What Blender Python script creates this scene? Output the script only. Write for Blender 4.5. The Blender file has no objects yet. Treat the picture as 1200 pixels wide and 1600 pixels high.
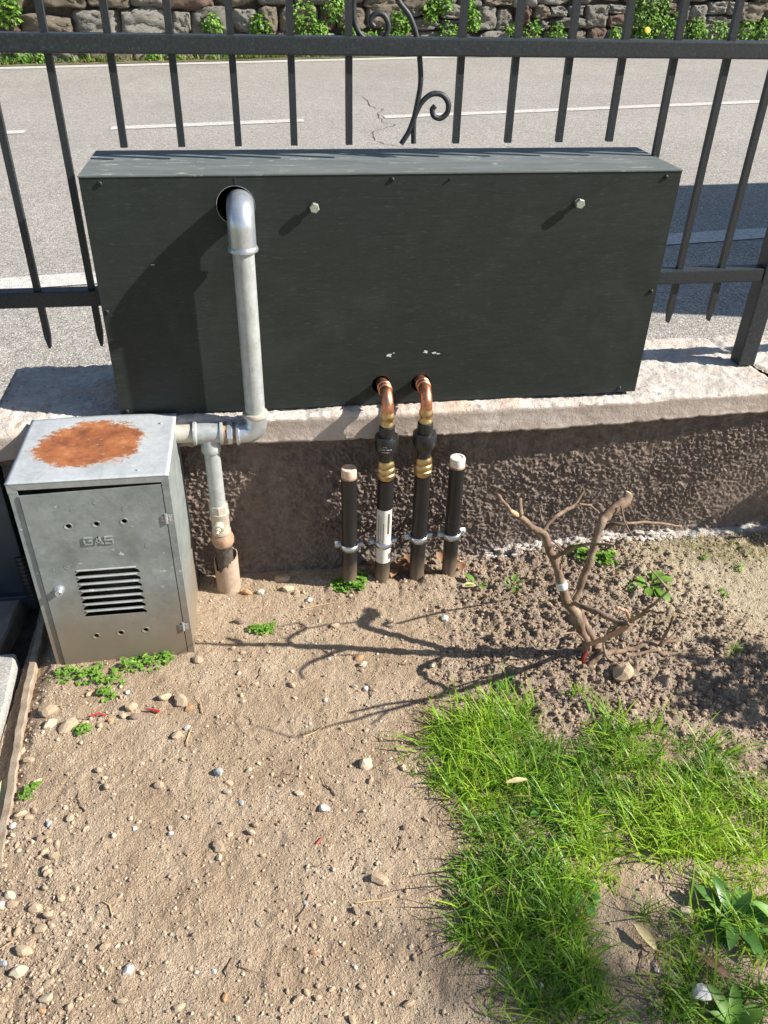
import bpy, bmesh, math, random
import numpy as np
from mathutils import Vector, Matrix

R0 = math.radians
S = bpy.context.scene
# ---------------------------------------------------------------- camera
cam_d = bpy.data.cameras.new('camera'); cam = bpy.data.objects.new('camera', cam_d)
S.collection.objects.link(cam); S.camera = cam
cam_d.sensor_fit = 'VERTICAL'; cam_d.sensor_height = 24.0; cam_d.sensor_width = 18.0
cam_d.lens = 24.0 * 1275.64 / 1600.0
cam_d.clip_start = 0.02; cam_d.clip_end = 500
def cam_axes(yaw, pitch, roll):
    fwd = Vector((math.sin(yaw)*math.cos(pitch), math.cos(yaw)*math.cos(pitch), -math.sin(pitch)))
    right = Vector((math.cos(yaw), -math.sin(yaw), 0)); down = fwd.cross(right)
    r = right*math.cos(roll) + down*math.sin(roll); d = -right*math.sin(roll) + down*math.cos(roll)
    return r, -d, -fwd
ax = cam_axes(0.162825, 0.601503, -0.0261413)
cam.matrix_world = Matrix(((ax[0].x, ax[1].x, ax[2].x, 0.26661), (ax[0].y, ax[1].y, ax[2].y, -1.39635),
                           (ax[0].z, ax[1].z, ax[2].z, 1.11250), (0, 0, 0, 1)))
# ---------------------------------------------------------------- sky, sun, exposure
LIGHT = Vector((-1.0, 0.275, -0.75)).normalized()
w = bpy.data.worlds.new('World'); S.world = w; w.use_nodes = True
nt = w.node_tree; bg = nt.nodes['Background']
sky = nt.nodes.new('ShaderNodeTexSky'); sky.sky_type = 'NISHITA'; sky.sun_disc = False
sky.sun_elevation = math.asin(-LIGHT.z); sky.sun_rotation = math.atan2(-LIGHT.x, -LIGHT.y)
sky.air_density = 1.0; sky.dust_density = 0.6
nt.links.new(sky.outputs[0], bg.inputs[0]); bg.inputs[1].default_value = 0.07
sd = bpy.data.lights.new('sun', 'SUN'); sd.energy = 5.0; sd.angle = R0(0.53); sd.color = (1.0, 0.95, 0.87)
sun = bpy.data.objects.new('sun', sd); S.collection.objects.link(sun)
sun.rotation_euler = LIGHT.to_track_quat('-Z', 'Y').to_euler(); sun.location = (5, -2, 6)
S.view_settings.view_transform = 'Standard'; S.view_settings.look = 'None'
S.view_settings.gamma = 1; S.view_settings.use_curve_mapping = False
S.view_settings.exposure = 0.88
S.cycles.max_bounces = 6

# ---------------------------------------------------------------- helpers
C = S.collection
def link(o, parent=None):
    C.objects.link(o)
    if parent: o.parent = parent
    return o
def tag(o, label=None, cat=None, group=None, kind=None):
    if label: o['label'] = label
    if cat: o['category'] = cat
    if group: o['group'] = group
    if kind: o['kind'] = kind
    return o
def empty(name, loc=(0, 0, 0), label=None, cat=None, group=None):
    o = bpy.data.objects.new(name, None); o.empty_display_size = .05; o.location = loc
    link(o); return tag(o, label, cat, group)
def mk(name, verts, faces, mats, parent=None, smooth=True, midx=None, loc=None):
    me = bpy.data.meshes.new(name)
    verts = np.asarray(verts, dtype=np.float32)
    if isinstance(faces, np.ndarray):
        n, k = faces.shape
        me.vertices.add(len(verts)); me.vertices.foreach_set('co', verts.ravel())
        me.loops.add(n*k); me.loops.foreach_set('vertex_index', faces.astype(np.int32).ravel())
        me.polygons.add(n); me.polygons.foreach_set('loop_start', np.arange(0, n*k, k, dtype=np.int32))
        me.update(calc_edges=True)
    else:
        me.from_pydata([tuple(v) for v in verts.tolist()], [], faces)
    if not isinstance(mats, (list, tuple)): mats = [mats]
    for m in mats: me.materials.append(m)
    if midx is not None: me.polygons.foreach_set('material_index', np.asarray(midx, dtype=np.int32))
    me.polygons.foreach_set('use_smooth', [smooth]*len(me.polygons))
    me.update()
    o = bpy.data.objects.new(name, me); link(o, parent)
    if loc is not None: o.location = loc
    return o
def attr(o, name, vals):
    a = o.data.attributes.new(name, 'FLOAT', 'POINT'); a.data.foreach_set('value', np.asarray(vals, dtype=np.float32))

_T = {}
def vnoise(x, y, seed=0):
    x = np.asarray(x, float); y = np.asarray(y, float)
    T = _T.get(seed)
    if T is None: T = _T[seed] = np.random.RandomState(seed).rand(256, 256)
    xi = np.floor(x).astype(int); yi = np.floor(y).astype(int); fx = x-xi; fy = y-yi
    u = fx*fx*fx*(fx*(fx*6-15)+10); v = fy*fy*fy*(fy*(fy*6-15)+10)
    a = T[xi & 255, yi & 255]; b = T[(xi+1) & 255, yi & 255]; c = T[xi & 255, (yi+1) & 255]; d = T[(xi+1) & 255, (yi+1) & 255]
    return (a*(1-u)+b*u)*(1-v)+(c*(1-u)+d*u)*v
def fbm(x, y, f, octv=4, seed=0, gain=.5):
    t = 0; a = 1; s = 0
    for i in range(octv):
        t = t + a*(vnoise(x*f+17.3*i, y*f+9.1*i, seed+i)*2-1); s += a; a *= gain; f *= 2.03
    return t/s
def sst(a, b, x):
    t = np.clip((np.asarray(x, float)-a)/(b-a), 0, 1); return t*t*(3-2*t)

def bm_box(x0, x1, y0, y1, z0, z1, bev=0, seg=1):
    bm = bmesh.new(); bmesh.ops.create_cube(bm, size=1)
    for v in bm.verts:
        v.co = Vector(((x0+x1)/2+v.co.x*(x1-x0), (y0+y1)/2+v.co.y*(y1-y0), (z0+z1)/2+v.co.z*(z1-z0)))
    if bev: bmesh.ops.bevel(bm, geom=bm.edges[:], offset=bev, segments=seg, affect='EDGES', profile=.7)
    return bm
def fin(bm, name, m, parent=None, smooth=False):
    bmesh.ops.recalc_face_normals(bm, faces=bm.faces[:])
    me = bpy.data.meshes.new(name); bm.to_mesh(me); bm.free()
    for x in (m if isinstance(m, (list, tuple)) else [m]): me.materials.append(x)
    me.polygons.foreach_set('use_smooth', [smooth]*len(me.polygons))
    return link(bpy.data.objects.new(name, me), parent)
def box(name, x0, x1, y0, y1, z0, z1, m, parent=None, bev=0, seg=1):
    return fin(bm_box(x0, x1, y0, y1, z0, z1, bev, seg), name, m, parent)
def join_bm(a, b):
    me = bpy.data.meshes.new('tmp'); b.to_mesh(me); b.free(); a.from_mesh(me); bpy.data.meshes.remove(me); return a
def frames(P):
    P = [Vector(p) for p in P]; T = []
    for i in range(len(P)):
        t = (P[min(i+1, len(P)-1)]-P[max(i-1, 0)]).normalized(); T.append(t)
    n = T[0].orthogonal().normalized(); N = [n]
    for i in range(1, len(P)):
        q = T[i-1].rotation_difference(T[i]); n = (q @ n); n = (n - T[i]*n.dot(T[i])).normalized(); N.append(n)
    return P, T, N
def tube(P, Rr, seg=12, cap=True, wob=0, seed=0):
    """tube along points; Rr radius or list"""
    P, T, N = frames(P); n = len(P); rs = np.random.RandomState(seed)
    if not hasattr(Rr, '__len__'): Rr = [Rr]*n
    V = []; F = []
    for i in range(n):
        B = T[i].cross(N[i])
        for k in range(seg):
            a = 2*math.pi*k/seg; r = Rr[i]*(1+wob*(rs.rand()-.5))
            V.append(P[i]+(N[i]*math.cos(a)+B*math.sin(a))*r)
    for i in range(n-1):
        for k in range(seg):
            a = i*seg+k; b = i*seg+(k+1) % seg; F.append((a, b, b+seg, a+seg))
    if cap:
        F.append(tuple(range(seg-1, -1, -1))); F.append(tuple((n-1)*seg+k for k in range(seg)))
    return V, F
def catmull(P, n=6):
    """P list of tuples (any dim) -> smoothed"""
    P = np.array(P, float); out = []
    Q = np.vstack([2*P[0]-P[1], P, 2*P[-1]-P[-2]])
    for i in range(1, len(Q)-2):
        for j in range(n):
            t = j/n; a, b, c, d = Q[i-1], Q[i], Q[i+1], Q[i+2]
            out.append(.5*((2*b)+(-a+c)*t+(2*a-5*b+4*c-d)*t*t+(-a+3*b-3*c+d)*t**3))
    out.append(P[-1]); return np.array(out)
def merge(parts):
    V = []; F = []
    for v, f in parts:
        o = len(V); V += [tuple(x) for x in v]; F += [tuple(i+o for i in q) for q in f]
    return V, F
def lathe(prof, loc, axis=(0, 0, 1), seg=24, cap=True):
    """prof: list of (radius, along)"""
    axis = Vector(axis).normalized(); n = axis.orthogonal().normalized(); b = axis.cross(n); loc = Vector(loc)
    V = []; F = []
    for r, h in prof:
        for k in range(seg):
            a = 2*math.pi*k/seg; V.append(loc+axis*h+(n*math.cos(a)+b*math.sin(a))*r)
    for i in range(len(prof)-1):
        for k in range(seg):
            p = i*seg+k; q = i*seg+(k+1) % seg; F.append((p, q, q+seg, p+seg))
    if cap:
        F.append(tuple(range(seg-1, -1, -1))); F.append(tuple((len(prof)-1)*seg+k for k in range(seg)))
    return V, F
def part(name, vf, m, parent=None, smooth=True):
    o = mk(name, vf[0], vf[1], m, parent, smooth)
    if smooth:
        e = o.data
        try: e.set_sharp_from_angle(angle=R0(40))
        except Exception: pass
    return o
def boolean(o, cutters):
    bm = bmesh.new()
    for v, f in cutters:
        vs = [bm.verts.new(p) for p in v]
        for q in f: bm.faces.new([vs[i] for i in q])
    bmesh.ops.recalc_face_normals(bm, faces=bm.faces[:])
    me = bpy.data.meshes.new('cut'); bm.to_mesh(me); bm.free()
    co = bpy.data.objects.new('cut', me); C.objects.link(co)
    md = o.modifiers.new('b', 'BOOLEAN'); md.operation = 'DIFFERENCE'; md.object = co; md.solver = 'EXACT'
    bpy.context.view_layer.update()
    dg = bpy.context.evaluated_depsgraph_get(); new = bpy.data.meshes.new_from_object(o.evaluated_get(dg))
    o.modifiers.clear(); old = o.data; o.data = new; bpy.data.objects.remove(co); bpy.data.meshes.remove(me)
    return o

# ---------------------------------------------------------------- materials
def new_mat(name):
    m = bpy.data.materials.new(name); m.use_nodes = True
    nt = m.node_tree; b = nt.nodes['Principled BSDF']; return m, nt, b
class NB:
    """small node builder"""
    def __init__(s, name, rough=.8, metal=0, spec=.5):
        s.m, s.nt, s.b = new_mat(name)
        s.b.inputs['Roughness'].default_value = rough; s.b.inputs['Metallic'].default_value = metal
        s.b.inputs['Specular IOR Level'].default_value = spec
        s.tc = s.nt.nodes.new('ShaderNodeTexCoord'); s.co = s.tc.outputs['Object']
    def L(s, a, b): s.nt.links.new(a, b)
    def mapped(s, scale):
        n = s.nt.nodes.new('ShaderNodeMapping'); n.inputs['Scale'].default_value = scale; s.L(s.co, n.inputs[0]); return n.outputs[0]
    def noise(s, scale, detail=5, rough=.6, co=None, dist=0):
        n = s.nt.nodes.new('ShaderNodeTexNoise'); n.inputs['Scale'].default_value = scale
        n.inputs['Detail'].default_value = detail; n.inputs['Roughness'].default_value = rough; n.inputs['Distortion'].default_value = dist
        s.L(co or s.co, n.inputs['Vector']); return n.outputs['Fac']
    def vor(s, scale, feature='F1', out='Distance', co=None):
        n = s.nt.nodes.new('ShaderNodeTexVoronoi'); n.feature = feature; n.inputs['Scale'].default_value = scale
        s.L(co or s.co, n.inputs['Vector']); return n.outputs[out]
    def ramp(s, fac, stops, interp='LINEAR'):
        n = s.nt.nodes.new('ShaderNodeValToRGB'); n.color_ramp.interpolation = interp
        el = n.color_ramp.elements
        while len(el) < len(stops): el.new(.5)
        for e, (p, c) in zip(el, stops):
            e.position = p; e.color = (c, c, c, 1) if not hasattr(c, '__len__') else (*c, 1)
        s.L(fac, n.inputs[0]); return n.outputs[0]
    def mix(s, fac, a, b, typ='MIX'):
        n = s.nt.nodes.new('ShaderNodeMix'); n.data_type = 'RGBA'; n.blend_type = typ
        for sock, v in ((n.inputs[0], fac), (n.inputs[6], a), (n.inputs[7], b)):
            if hasattr(v, 'links') or hasattr(v, 'is_linked'): s.L(v, sock)
            elif hasattr(v, '__len__'): sock.default_value = (*v, 1)
            else: sock.default_value = v
        return n.outputs[2]
    def math(s, op, a, b=0, clamp=False):
        n = s.nt.nodes.new('ShaderNodeMath'); n.operation = op; n.use_clamp = clamp
        for sock, v in ((n.inputs[0], a), (n.inputs[1], b)):
            if hasattr(v, 'is_linked'): s.L(v, sock)
            else: sock.default_value = v
        return n.outputs[0]
    def attr(s, name):
        n = s.nt.nodes.new('ShaderNodeAttribute'); n.attribute_name = name; return n.outputs['Fac']
    def color(s, c):
        if hasattr(c, 'is_linked'): s.L(c, s.b.inputs['Base Color'])
        else: s.b.inputs['Base Color'].default_value = (*c, 1)
        return s
    def rough(s, r): s.L(r, s.b.inputs['Roughness']); return s
    def metal(s, r): s.L(r, s.b.inputs['Metallic']); return s
    def bump(s, h, strength=.5, dist=.002):
        n = s.nt.nodes.new('ShaderNodeBump'); n.inputs['Strength'].default_value = strength; n.inputs['Distance'].default_value = dist
        s.L(h, n.inputs['Height']); s.L(n.outputs[0], s.b.inputs['Normal']); return s
def simple(name, c1, c2, scale=30, rough=.8, metal=0, bump=.3, bd=.001, spec=.5, bscale=None):
    n = NB(name, rough, metal, spec); f = n.noise(scale)
    n.color(n.ramp(f, [(.3, c1), (.7, c2)])); n.bump(n.noise(bscale or scale*3), bump, bd); return n.m

M = {}
# soil
n = NB('soil', .95, 0, .15)
g1 = n.noise(9, 4); g2 = n.noise(90, 5, .7); g3 = n.noise(420, 3, .7)
base = n.ramp(g1, [(.3, (.40, .29, .195)), (.52, (.50, .38, .265)), (.72, (.585, .465, .34))])
dark = n.ramp(g1, [(.3, (.32, .24, .18)), (.7, (.48, .38, .295))])
pale = n.ramp(g2, [(.3, (.42, .34, .23)), (.7, (.62, .54, .40))])
c = n.mix(n.attr('clod'), base, dark); c = n.mix(n.attr('pale'), c, pale)
c = n.mix(n.math('MULTIPLY', n.attr('moss'), n.ramp(g2, [(.42, 0), (.6, 1)])), c, (.16, .15, .035))
c = n.mix(n.math('MULTIPLY', n.attr('white'), n.ramp(g2, [(.35, 0), (.5, 1)])), c, (.66, .62, .58))
c = n.mix(.55, c, n.ramp(g3, [(.3, .62), (.5, .95), (.7, 1.25)]), 'MULTIPLY')
n.color(c); n.bump(n.math('ADD', n.math('MULTIPLY', g2, 1.2), n.math('MULTIPLY', n.noise(280, 3, .7), 1.3)), 1.0, .006); M['soil'] = n.m
def stone_mat(name, a, b, c_):
    n = NB(name, .85, 0, .3); f = n.noise(60, 5, .65); h = n.noise(350, 4)
    oi = n.nt.nodes.new('ShaderNodeObjectInfo'); 
    col = n.ramp(f, [(.28, a), (.5, b), (.75, c_)])
    col = n.mix(.6, col, n.ramp(oi.outputs['Random'], [(0, .72), (1, 1.15)]), 'MULTIPLY')
    n.color(col); n.bump(h, .5, .002); return n.m
M['t'] = stone_mat('tan_stone', (.38, .275, .18), (.49, .37, .25), (.60, .48, .34))
M['p'] = stone_mat('pale_stone', (.42, .34, .24), (.55, .46, .34), (.62, .55, .43))
M['w'] = stone_mat('white_stone', (.52, .50, .46), (.68, .66, .61), (.76, .75, .70))
M['o'] = stone_mat('ochre_stone', (.36, .2, .1), (.5, .29, .15), (.58, .38, .22))
M['b'] = stone_mat('brown_stone', (.17, .12, .09), (.27, .2, .15), (.36, .28, .21))
M['g'] = stone_mat('grey_stone', (.3, .32, .33), (.42, .44, .45), (.55, .56, .56))
n = NB('gravel_grain', .92, 0, .2); a_ = n.attr('tone')
n.color(n.mix(.4, n.ramp(a_, [(0, (.24, .18, .135)), (.35, (.38, .285, .20)), (.7, (.49, .385, .28)), (.9, (.56, .47, .35)), (1, (.66, .61, .53))]), n.ramp(n.noise(300), [(.3, .7), (.7, 1.2)]), 'MULTIPLY'))
n.bump(n.noise(500), .5, .001); M['grain'] = n.m
# asphalt
n = NB('asphalt', .85, 0, .35)
v = n.mix(.25, n.vor(260, out='Color'), n.vor(110, out='Color')); vs = n.nt.nodes.new('ShaderNodeSeparateColor'); n.L(v, vs.inputs[0])
big = n.noise(.9, 4); mid = n.noise(14, 5)
agg = n.ramp(vs.outputs[0], [(.1, (.13, .12, .108)), (.38, (.265, .245, .22)), (.6, (.35, .325, .29)), (.9, (.60, .56, .50))])
c = n.mix(.6, agg, n.ramp(big, [(.3, .85), (.7, 1.12)]), 'MULTIPLY'); c = n.mix(.5, c, n.ramp(mid, [(.3, .85), (.7, 1.12)]), 'MULTIPLY')
n.color(c); n.bump(n.math('ADD', n.vor(210), n.noise(160)), .6, .003); M['asphalt'] = n.m
n = NB('road_paint', .7, 0, .3)
wv = n.noise(45, 6, .75); n.color(n.ramp(wv, [(.38, (.40, .375, .34)), (.50, (.56, .54, .50)), (.72, (.68, .66, .62))])); n.bump(n.vor(210), .5, .003); M['paint'] = n.m
M['crack'] = simple('crack_tar', (.05, .05, .045), (.12, .115, .11), 80)
# render (rough-cast)
n = NB('rough_cast', .93, 0, .15); f = n.noise(60, 5, .65)
n.color(n.mix(n.attr('foot'), n.ramp(f, [(.3, (.135, .102, .083)), (.7, (.26, .205, .172))]), n.ramp(f, [(.3, (.2, .16, .13)), (.7, (.42, .36, .31))])))
n.bump(n.noise(260, 4, .7), .8, .002); M['render'] = n.m
# limestone coping
n = NB('coping_rough', .85, 0, .3); f = n.noise(22, 6, .7); h = n.noise(230, 5, .75); k = n.noise(9, 4)
c = n.ramp(f, [(.3, (.44, .39, .345)), (.5, (.60, .545, .49)), (.7, (.74, .70, .65))])
c = n.mix(n.ramp(k, [(.52, 0), (.68, .55)]), c, (.66, .42, .28))
c = n.mix(n.ramp(n.noise(75, 3), [(.62, 0), (.69, .75)]), c, (.24, .21, .19))
n.color(c); n.bump(n.math('ADD', h, n.math('MULTIPLY', f, 2)), .9, .004); M['cap_top'] = n.m
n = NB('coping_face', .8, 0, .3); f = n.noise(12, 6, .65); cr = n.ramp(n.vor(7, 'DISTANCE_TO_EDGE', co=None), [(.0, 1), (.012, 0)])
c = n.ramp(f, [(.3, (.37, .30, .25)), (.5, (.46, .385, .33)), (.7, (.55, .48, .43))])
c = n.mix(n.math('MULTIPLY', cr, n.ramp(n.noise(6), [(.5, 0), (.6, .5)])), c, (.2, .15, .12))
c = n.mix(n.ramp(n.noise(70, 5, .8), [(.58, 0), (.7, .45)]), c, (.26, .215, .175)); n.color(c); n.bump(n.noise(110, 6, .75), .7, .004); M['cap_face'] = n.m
# painted sheet of the box
n = NB('painted_sheet', .42, 0, .3)
st = n.noise(14, 6, .7, co=n.mapped((1, 1, 9))); sc = n.noise(60, 6, .75, co=n.mapped((.8, 1, 5)))
c = n.ramp(st, [(.3, (.017, .022, .020)), (.7, (.025, .031, .028))])
sm_ = n.noise(5, 4, .6, dist=1.2); c = n.mix(n.ramp(sc, [(.55, 0), (.72, .42)]), c, (.11, .12, .115)); c = n.mix(n.ramp(sm_, [(.5, 0), (.8, .10)]), c, (.13, .15, .14)); c = n.mix(n.ramp(n.noise(33, 6, .8, co=n.mapped((.5, 1, 3)), dist=2), [(.66, 0), (.74, .22)]), c, (.25, .26, .25))
n.color(c); n.rough(n.ramp(st, [(.3, .38), (.7, .55)])); n.bump(n.noise(700, 2), .06, .0006); M['sheet'] = n.m
n = NB('painted_sheet_dusty', .6, 0, .3)
st = n.noise(10, 6, .7, co=n.mapped((.7, 3, 1))); sp = n.noise(26, 6, .8, co=n.mapped((.6, 2.2, 1)), dist=.6)
c = n.ramp(st, [(.3, (.095, .108, .102)), (.7, (.165, .18, .17))])
c = n.mix(n.ramp(sp, [(.57, 0), (.63, .45), (.72, .95)]), c, (.46, .46, .42)); n.color(c)
n.bump(n.noise(600, 2), .06, .0006); M['sheet_top'] = n.m
M['scuff'] = simple('bare_scuff', (.45, .45, .43), (.7, .7, .68), 200, .6)
# fence iron
n = NB('iron', .5, .15, .5); f = n.noise(220, 4, .7); n.color(n.ramp(f, [(.3, (.015, .018, .021)), (.62, (.033, .039, .044)), (.76, (.11, .125, .135))]))
n.bump(n.noise(700, 3), .35, .0008); M['iron'] = n.m
# galvanised
def galv(name, lo, hi, metal, rgh, dirt=False, rust=None, streak=False):
    n = NB(name, rgh, metal, .5); v = n.vor(75, out='Color'); vs = n.nt.nodes.new('ShaderNodeSeparateColor'); n.L(v, vs.inputs[0])
    f = n.noise(16, 6, .7); f2 = n.noise(120, 4, .7)
    c = n.ramp(n.math('ADD', n.math('MULTIPLY', vs.outputs[0], .12), n.math('MULTIPLY', f, .88)), [(.3, lo), (.7, hi)])
    c = n.mix(.5, c, n.ramp(f2, [(.3, .8), (.7, 1.15)]), 'MULTIPLY')
    c = n.mix(n.ramp(n.noise(55, 3, .6), [(.68, 0), (.72, .8)]), c, (.75, .75, .72)); c = n.mix(n.ramp(n.noise(40, 6, .8, co=n.mapped((.5, 1, 2.5)), dist=1.5), [(.60, 0), (.72, .45)]), c, (.5, .5, .47)); c = n.mix(n.ramp(n.noise(7, 5, .7, co=n.mapped((2.2, 1, .7))), [(.52, 0), (.75, .35)]), c, (.16, .15, .12))
    if streak:
        c = n.mix(n.ramp(n.noise(70, 4, .7, co=n.mapped((1, 1, .16))), [(.60, 0), (.68, .55)]), c, (.17, .165, .15)); c = n.mix(n.ramp(n.noise(26, 5, .7), [(.58, 0), (.72, .5)]), c, (.34, .28, .2))
    if dirt:
        sx = n.nt.nodes.new('ShaderNodeSeparateXYZ'); n.L(n.co, sx.inputs[0])
        dz = n.math('ADD', sx.outputs[2], n.math('MULTIPLY', n.noise(14, 5, .7), .14))
        c = n.mix(n.ramp(dz, [(.12, .9), (.26, 0)]), c, (.25, .195, .14))
    n.color(c)
    if rust:
        sx = n.nt.nodes.new('ShaderNodeSeparateXYZ'); n.L(n.co, sx.inputs[0])
        dx = n.math('DIVIDE', n.math('SUBTRACT', sx.outputs[0], rust[0]), rust[2]); dy = n.math('DIVIDE', n.math('SUBTRACT', sx.outputs[1], rust[1]), rust[3])
        d = n.math('SQRT', n.math('ADD', n.math('MULTIPLY', dx, dx), n.math('MULTIPLY', dy, dy)))
        d = n.math('ADD', d, n.math('MULTIPLY', n.math('SUBTRACT', n.noise(11, 4, .6), .5), .95))
        d = n.math('ADD', d, n.math('MULTIPLY', n.math('SUBTRACT', n.noise(110, 5, .8, co=n.mapped((.8, 1.2, 1))), .5), .8))
        mk_ = n.math('MULTIPLY', n.ramp(d, [(.88, 1), (1.02, 0)]), n.ramp(n.noise(95, 5, .8, co=n.mapped((.6, 1.2, 1))), [(.30, .15), (.40, 1)]))
        rc = n.ramp(n.noise(34, 6, .7), [(.28, (.10, .035, .018)), (.45, (.24, .075, .025)), (.6, (.34, .12, .04)), (.72, (.42, .2, .09)), (.8, (.5, .36, .22))])
        halo = n.ramp(d, [(.95, .55), (1.35, 0)])
        c = n.mix(halo, c, (.52, .44, .30)); c = n.mix(mk_, c, rc); n.color(c)
        n.metal(n.math('MULTIPLY', n.math('SUBTRACT', 1, mk_), metal)); n.rough(n.ramp(mk_, [(0, rgh), (1, .9)]))
    n.bump(n.noise(300, 3), .12, .0008); return n.m
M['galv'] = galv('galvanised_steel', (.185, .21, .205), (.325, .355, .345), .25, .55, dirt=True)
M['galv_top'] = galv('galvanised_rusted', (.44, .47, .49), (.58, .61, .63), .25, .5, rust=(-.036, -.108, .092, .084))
M['galv_pipe'] = galv('galvanised_pipe', (.36, .385, .385), (.52, .54, .53), .3, .5, streak=True)
M['galv_trim'] = galv('galvanised_trim', (.24, .26, .25), (.38, .40, .385), .25, .5)
M['zinc'] = galv('zinc_fitting', (.52, .57, .62), (.68, .72, .77), .7, .3)
n = NB('valve_brass', .55, .3, .5); f = n.noise(60, 5, .7); n.color(n.ramp(f, [(.3, (.42, .36, .27)), (.7, (.62, .58, .49))])); n.bump(n.noise(250), .3, .001); M['valve'] = n.m
M['rust'] = simple('rusty_iron', (.26, .15, .09), (.48, .33, .22), 70, .85, .1, .5, .001)
M['sleeve'] = simple('sleeve_steel', (.33, .235, .165), (.46, .36, .27), 70, .9, 0, .4, .0008)
M['stub'] = simple('cream_pipe', (.42, .39, .32), (.58, .55, .47), 60, .55, .1, .2)
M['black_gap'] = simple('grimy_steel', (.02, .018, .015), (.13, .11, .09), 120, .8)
n = NB('copper', .3, .95, .5); f = n.noise(70, 5, .7); n.color(n.ramp(f, [(.3, (.42, .17, .09)), (.55, (.68, .32, .19)), (.7, (.30, .12, .07))])); n.rough(n.ramp(f, [(.3, .30), (.7, .52)])); M['copper'] = n.m
n = NB('brass', .28, .95, .5); f = n.noise(90, 4); n.color(n.ramp(f, [(.3, (.42, .29, .12)), (.7, (.66, .50, .26))])); n.rough(n.ramp(f, [(.3, .32), (.7, .5)])); M['brass'] = n.m
n = NB('black_pipe', .38, 0, .5); f = n.noise(40, 6, .75, co=n.mapped((1, 1, .3)))
sx = n.nt.nodes.new('ShaderNodeSeparateXYZ'); n.L(n.co, sx.inputs[0])
dz = n.math('ADD', sx.outputs[2], n.math('MULTIPLY', f, .10))
c = n.ramp(f, [(.35, (.010, .010, .011)), (.66, (.020, .019, .018)), (.74, (.14, .125, .105))])
c = n.mix(n.ramp(dz, [(.05, .8), (.125, 0)]), c, (.26, .19, .13)); n.color(c); n.bump(n.noise(300), .1, .0006); M['bpipe'] = n.m
M['rubber'] = simple('black_fitting', (.014, .014, .015), (.03, .03, .032), 60, .35)
M['plug'] = simple('white_plug', (.62, .52, .42), (.82, .8, .76), 90, .55)
M['plug_tan'] = simple('stained_plug', (.55, .32, .2), (.78, .64, .54), 50, .6)
M['sticker'] = simple('paper_label', (.62, .58, .5), (.78, .75, .68), 60, .6, 0, .05)
M['print'] = simple('label_print', (.06, .055, .05), (.14, .12, .1), 120, .7)
M['clamp'] = simple('clamp_steel', (.5, .54, .6), (.68, .71, .75), 60, .28, .85, .1)
M['bolt'] = simple('zinc_bolt', (.28, .32, .26), (.5, .53, .45), 300, .45, .5)
M['ink'] = simple('pale_print', (.5, .5, .5), (.6, .6, .6), 60, .6)
# bark
n = NB('bark', .85, 0, .25); f = n.noise(45, 5, .7, co=n.mapped((1, 1, .4))); g = n.noise(240, 4, .7)
n.color(n.mix(.5, n.ramp(f, [(.3, (.11, .072, .05)), (.5, (.22, .15, .105)), (.72, (.40, .31, .225))]), n.ramp(g, [(.3, .7), (.7, 1.25)]), 'MULTIPLY')); n.bump(n.math('ADD', g, f), .6, .002); M['bark'] = n.m
M['bark_red'] = simple('reddish_bark', (.36, .2, .14), (.5, .33, .25), 70, .7, 0, .3)
M['cutwood'] = simple('cut_wood', (.5, .33, .16), (.65, .47, .26), 80, .8)
M['tape'] = simple('white_tape', (.6, .62, .65), (.75, .77, .78), 40, .6)
M['red'] = simple('red_plastic', (.45, .03, .03), (.6, .06, .05), 60, .5)
# foliage
def leafmat(name, a, b, trans=.25, rough=.5, at='tone'):
    n = NB(name, rough, 0, .4); t = n.attr(at); nn = n.noise(60, 3)
    c = n.mix(.35, n.ramp(t, [(0, a), (1, b)]), n.ramp(nn, [(.3, .75), (.7, 1.2)]), 'MULTIPLY'); n.color(c)
    tr = n.nt.nodes.new('ShaderNodeBsdfTranslucent'); n.L(c, tr.inputs[0]); ms = n.nt.nodes.new('ShaderNodeMixShader'); ms.inputs[0].default_value = trans
    out = n.nt.nodes['Material Output']; n.L(n.b.outputs[0], ms.inputs[1]); n.L(tr.outputs[0], ms.inputs[2]); n.L(ms.outputs[0], out.inputs[0]); return n.m
M['grass'] = None
n = NB('grass_blade', .45, 0, .4); t = n.attr('tone')
c = n.ramp(t, [(0, (.42, .36, .16)), (.07, (.34, .32, .10)), (.12, (.10, .21, .025)), (.45, (.155, .33, .027)), (1, (.37, .54, .04))]); n.color(c)
tr = n.nt.nodes.new('ShaderNodeBsdfTranslucent'); n.L(c, tr.inputs[0]); ms = n.nt.nodes.new('ShaderNodeMixShader'); ms.inputs[0].default_value = .38
n.L(n.b.outputs[0], ms.inputs[1]); n.L(tr.outputs[0], ms.inputs[2]); n.L(ms.outputs[0], n.nt.nodes['Material Output'].inputs[0]); M['grass'] = n.m
M['clover'] = leafmat('clover_leaf', (.10, .24, .03), (.26, .45, .07), .3)
M['dand'] = leafmat('rosette_leaf', (.12, .25, .03), (.2, .37, .06), .3)
M['plant'] = leafmat('plantain_leaf', (.05, .15, .03), (.15, .31, .06), .25, .38)
M['dryleaf'] = leafmat('dry_leaf', (.42, .34, .16), (.6, .52, .28), .15, .6)
M['brownleaf'] = leafmat('brown_leaf', (.2, .09, .05), (.4, .24, .14), .1, .6)
M['ylw'] = simple('yellow_petal', (.8, .6, .03), (.9, .7, .05), 40, .6)
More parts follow.
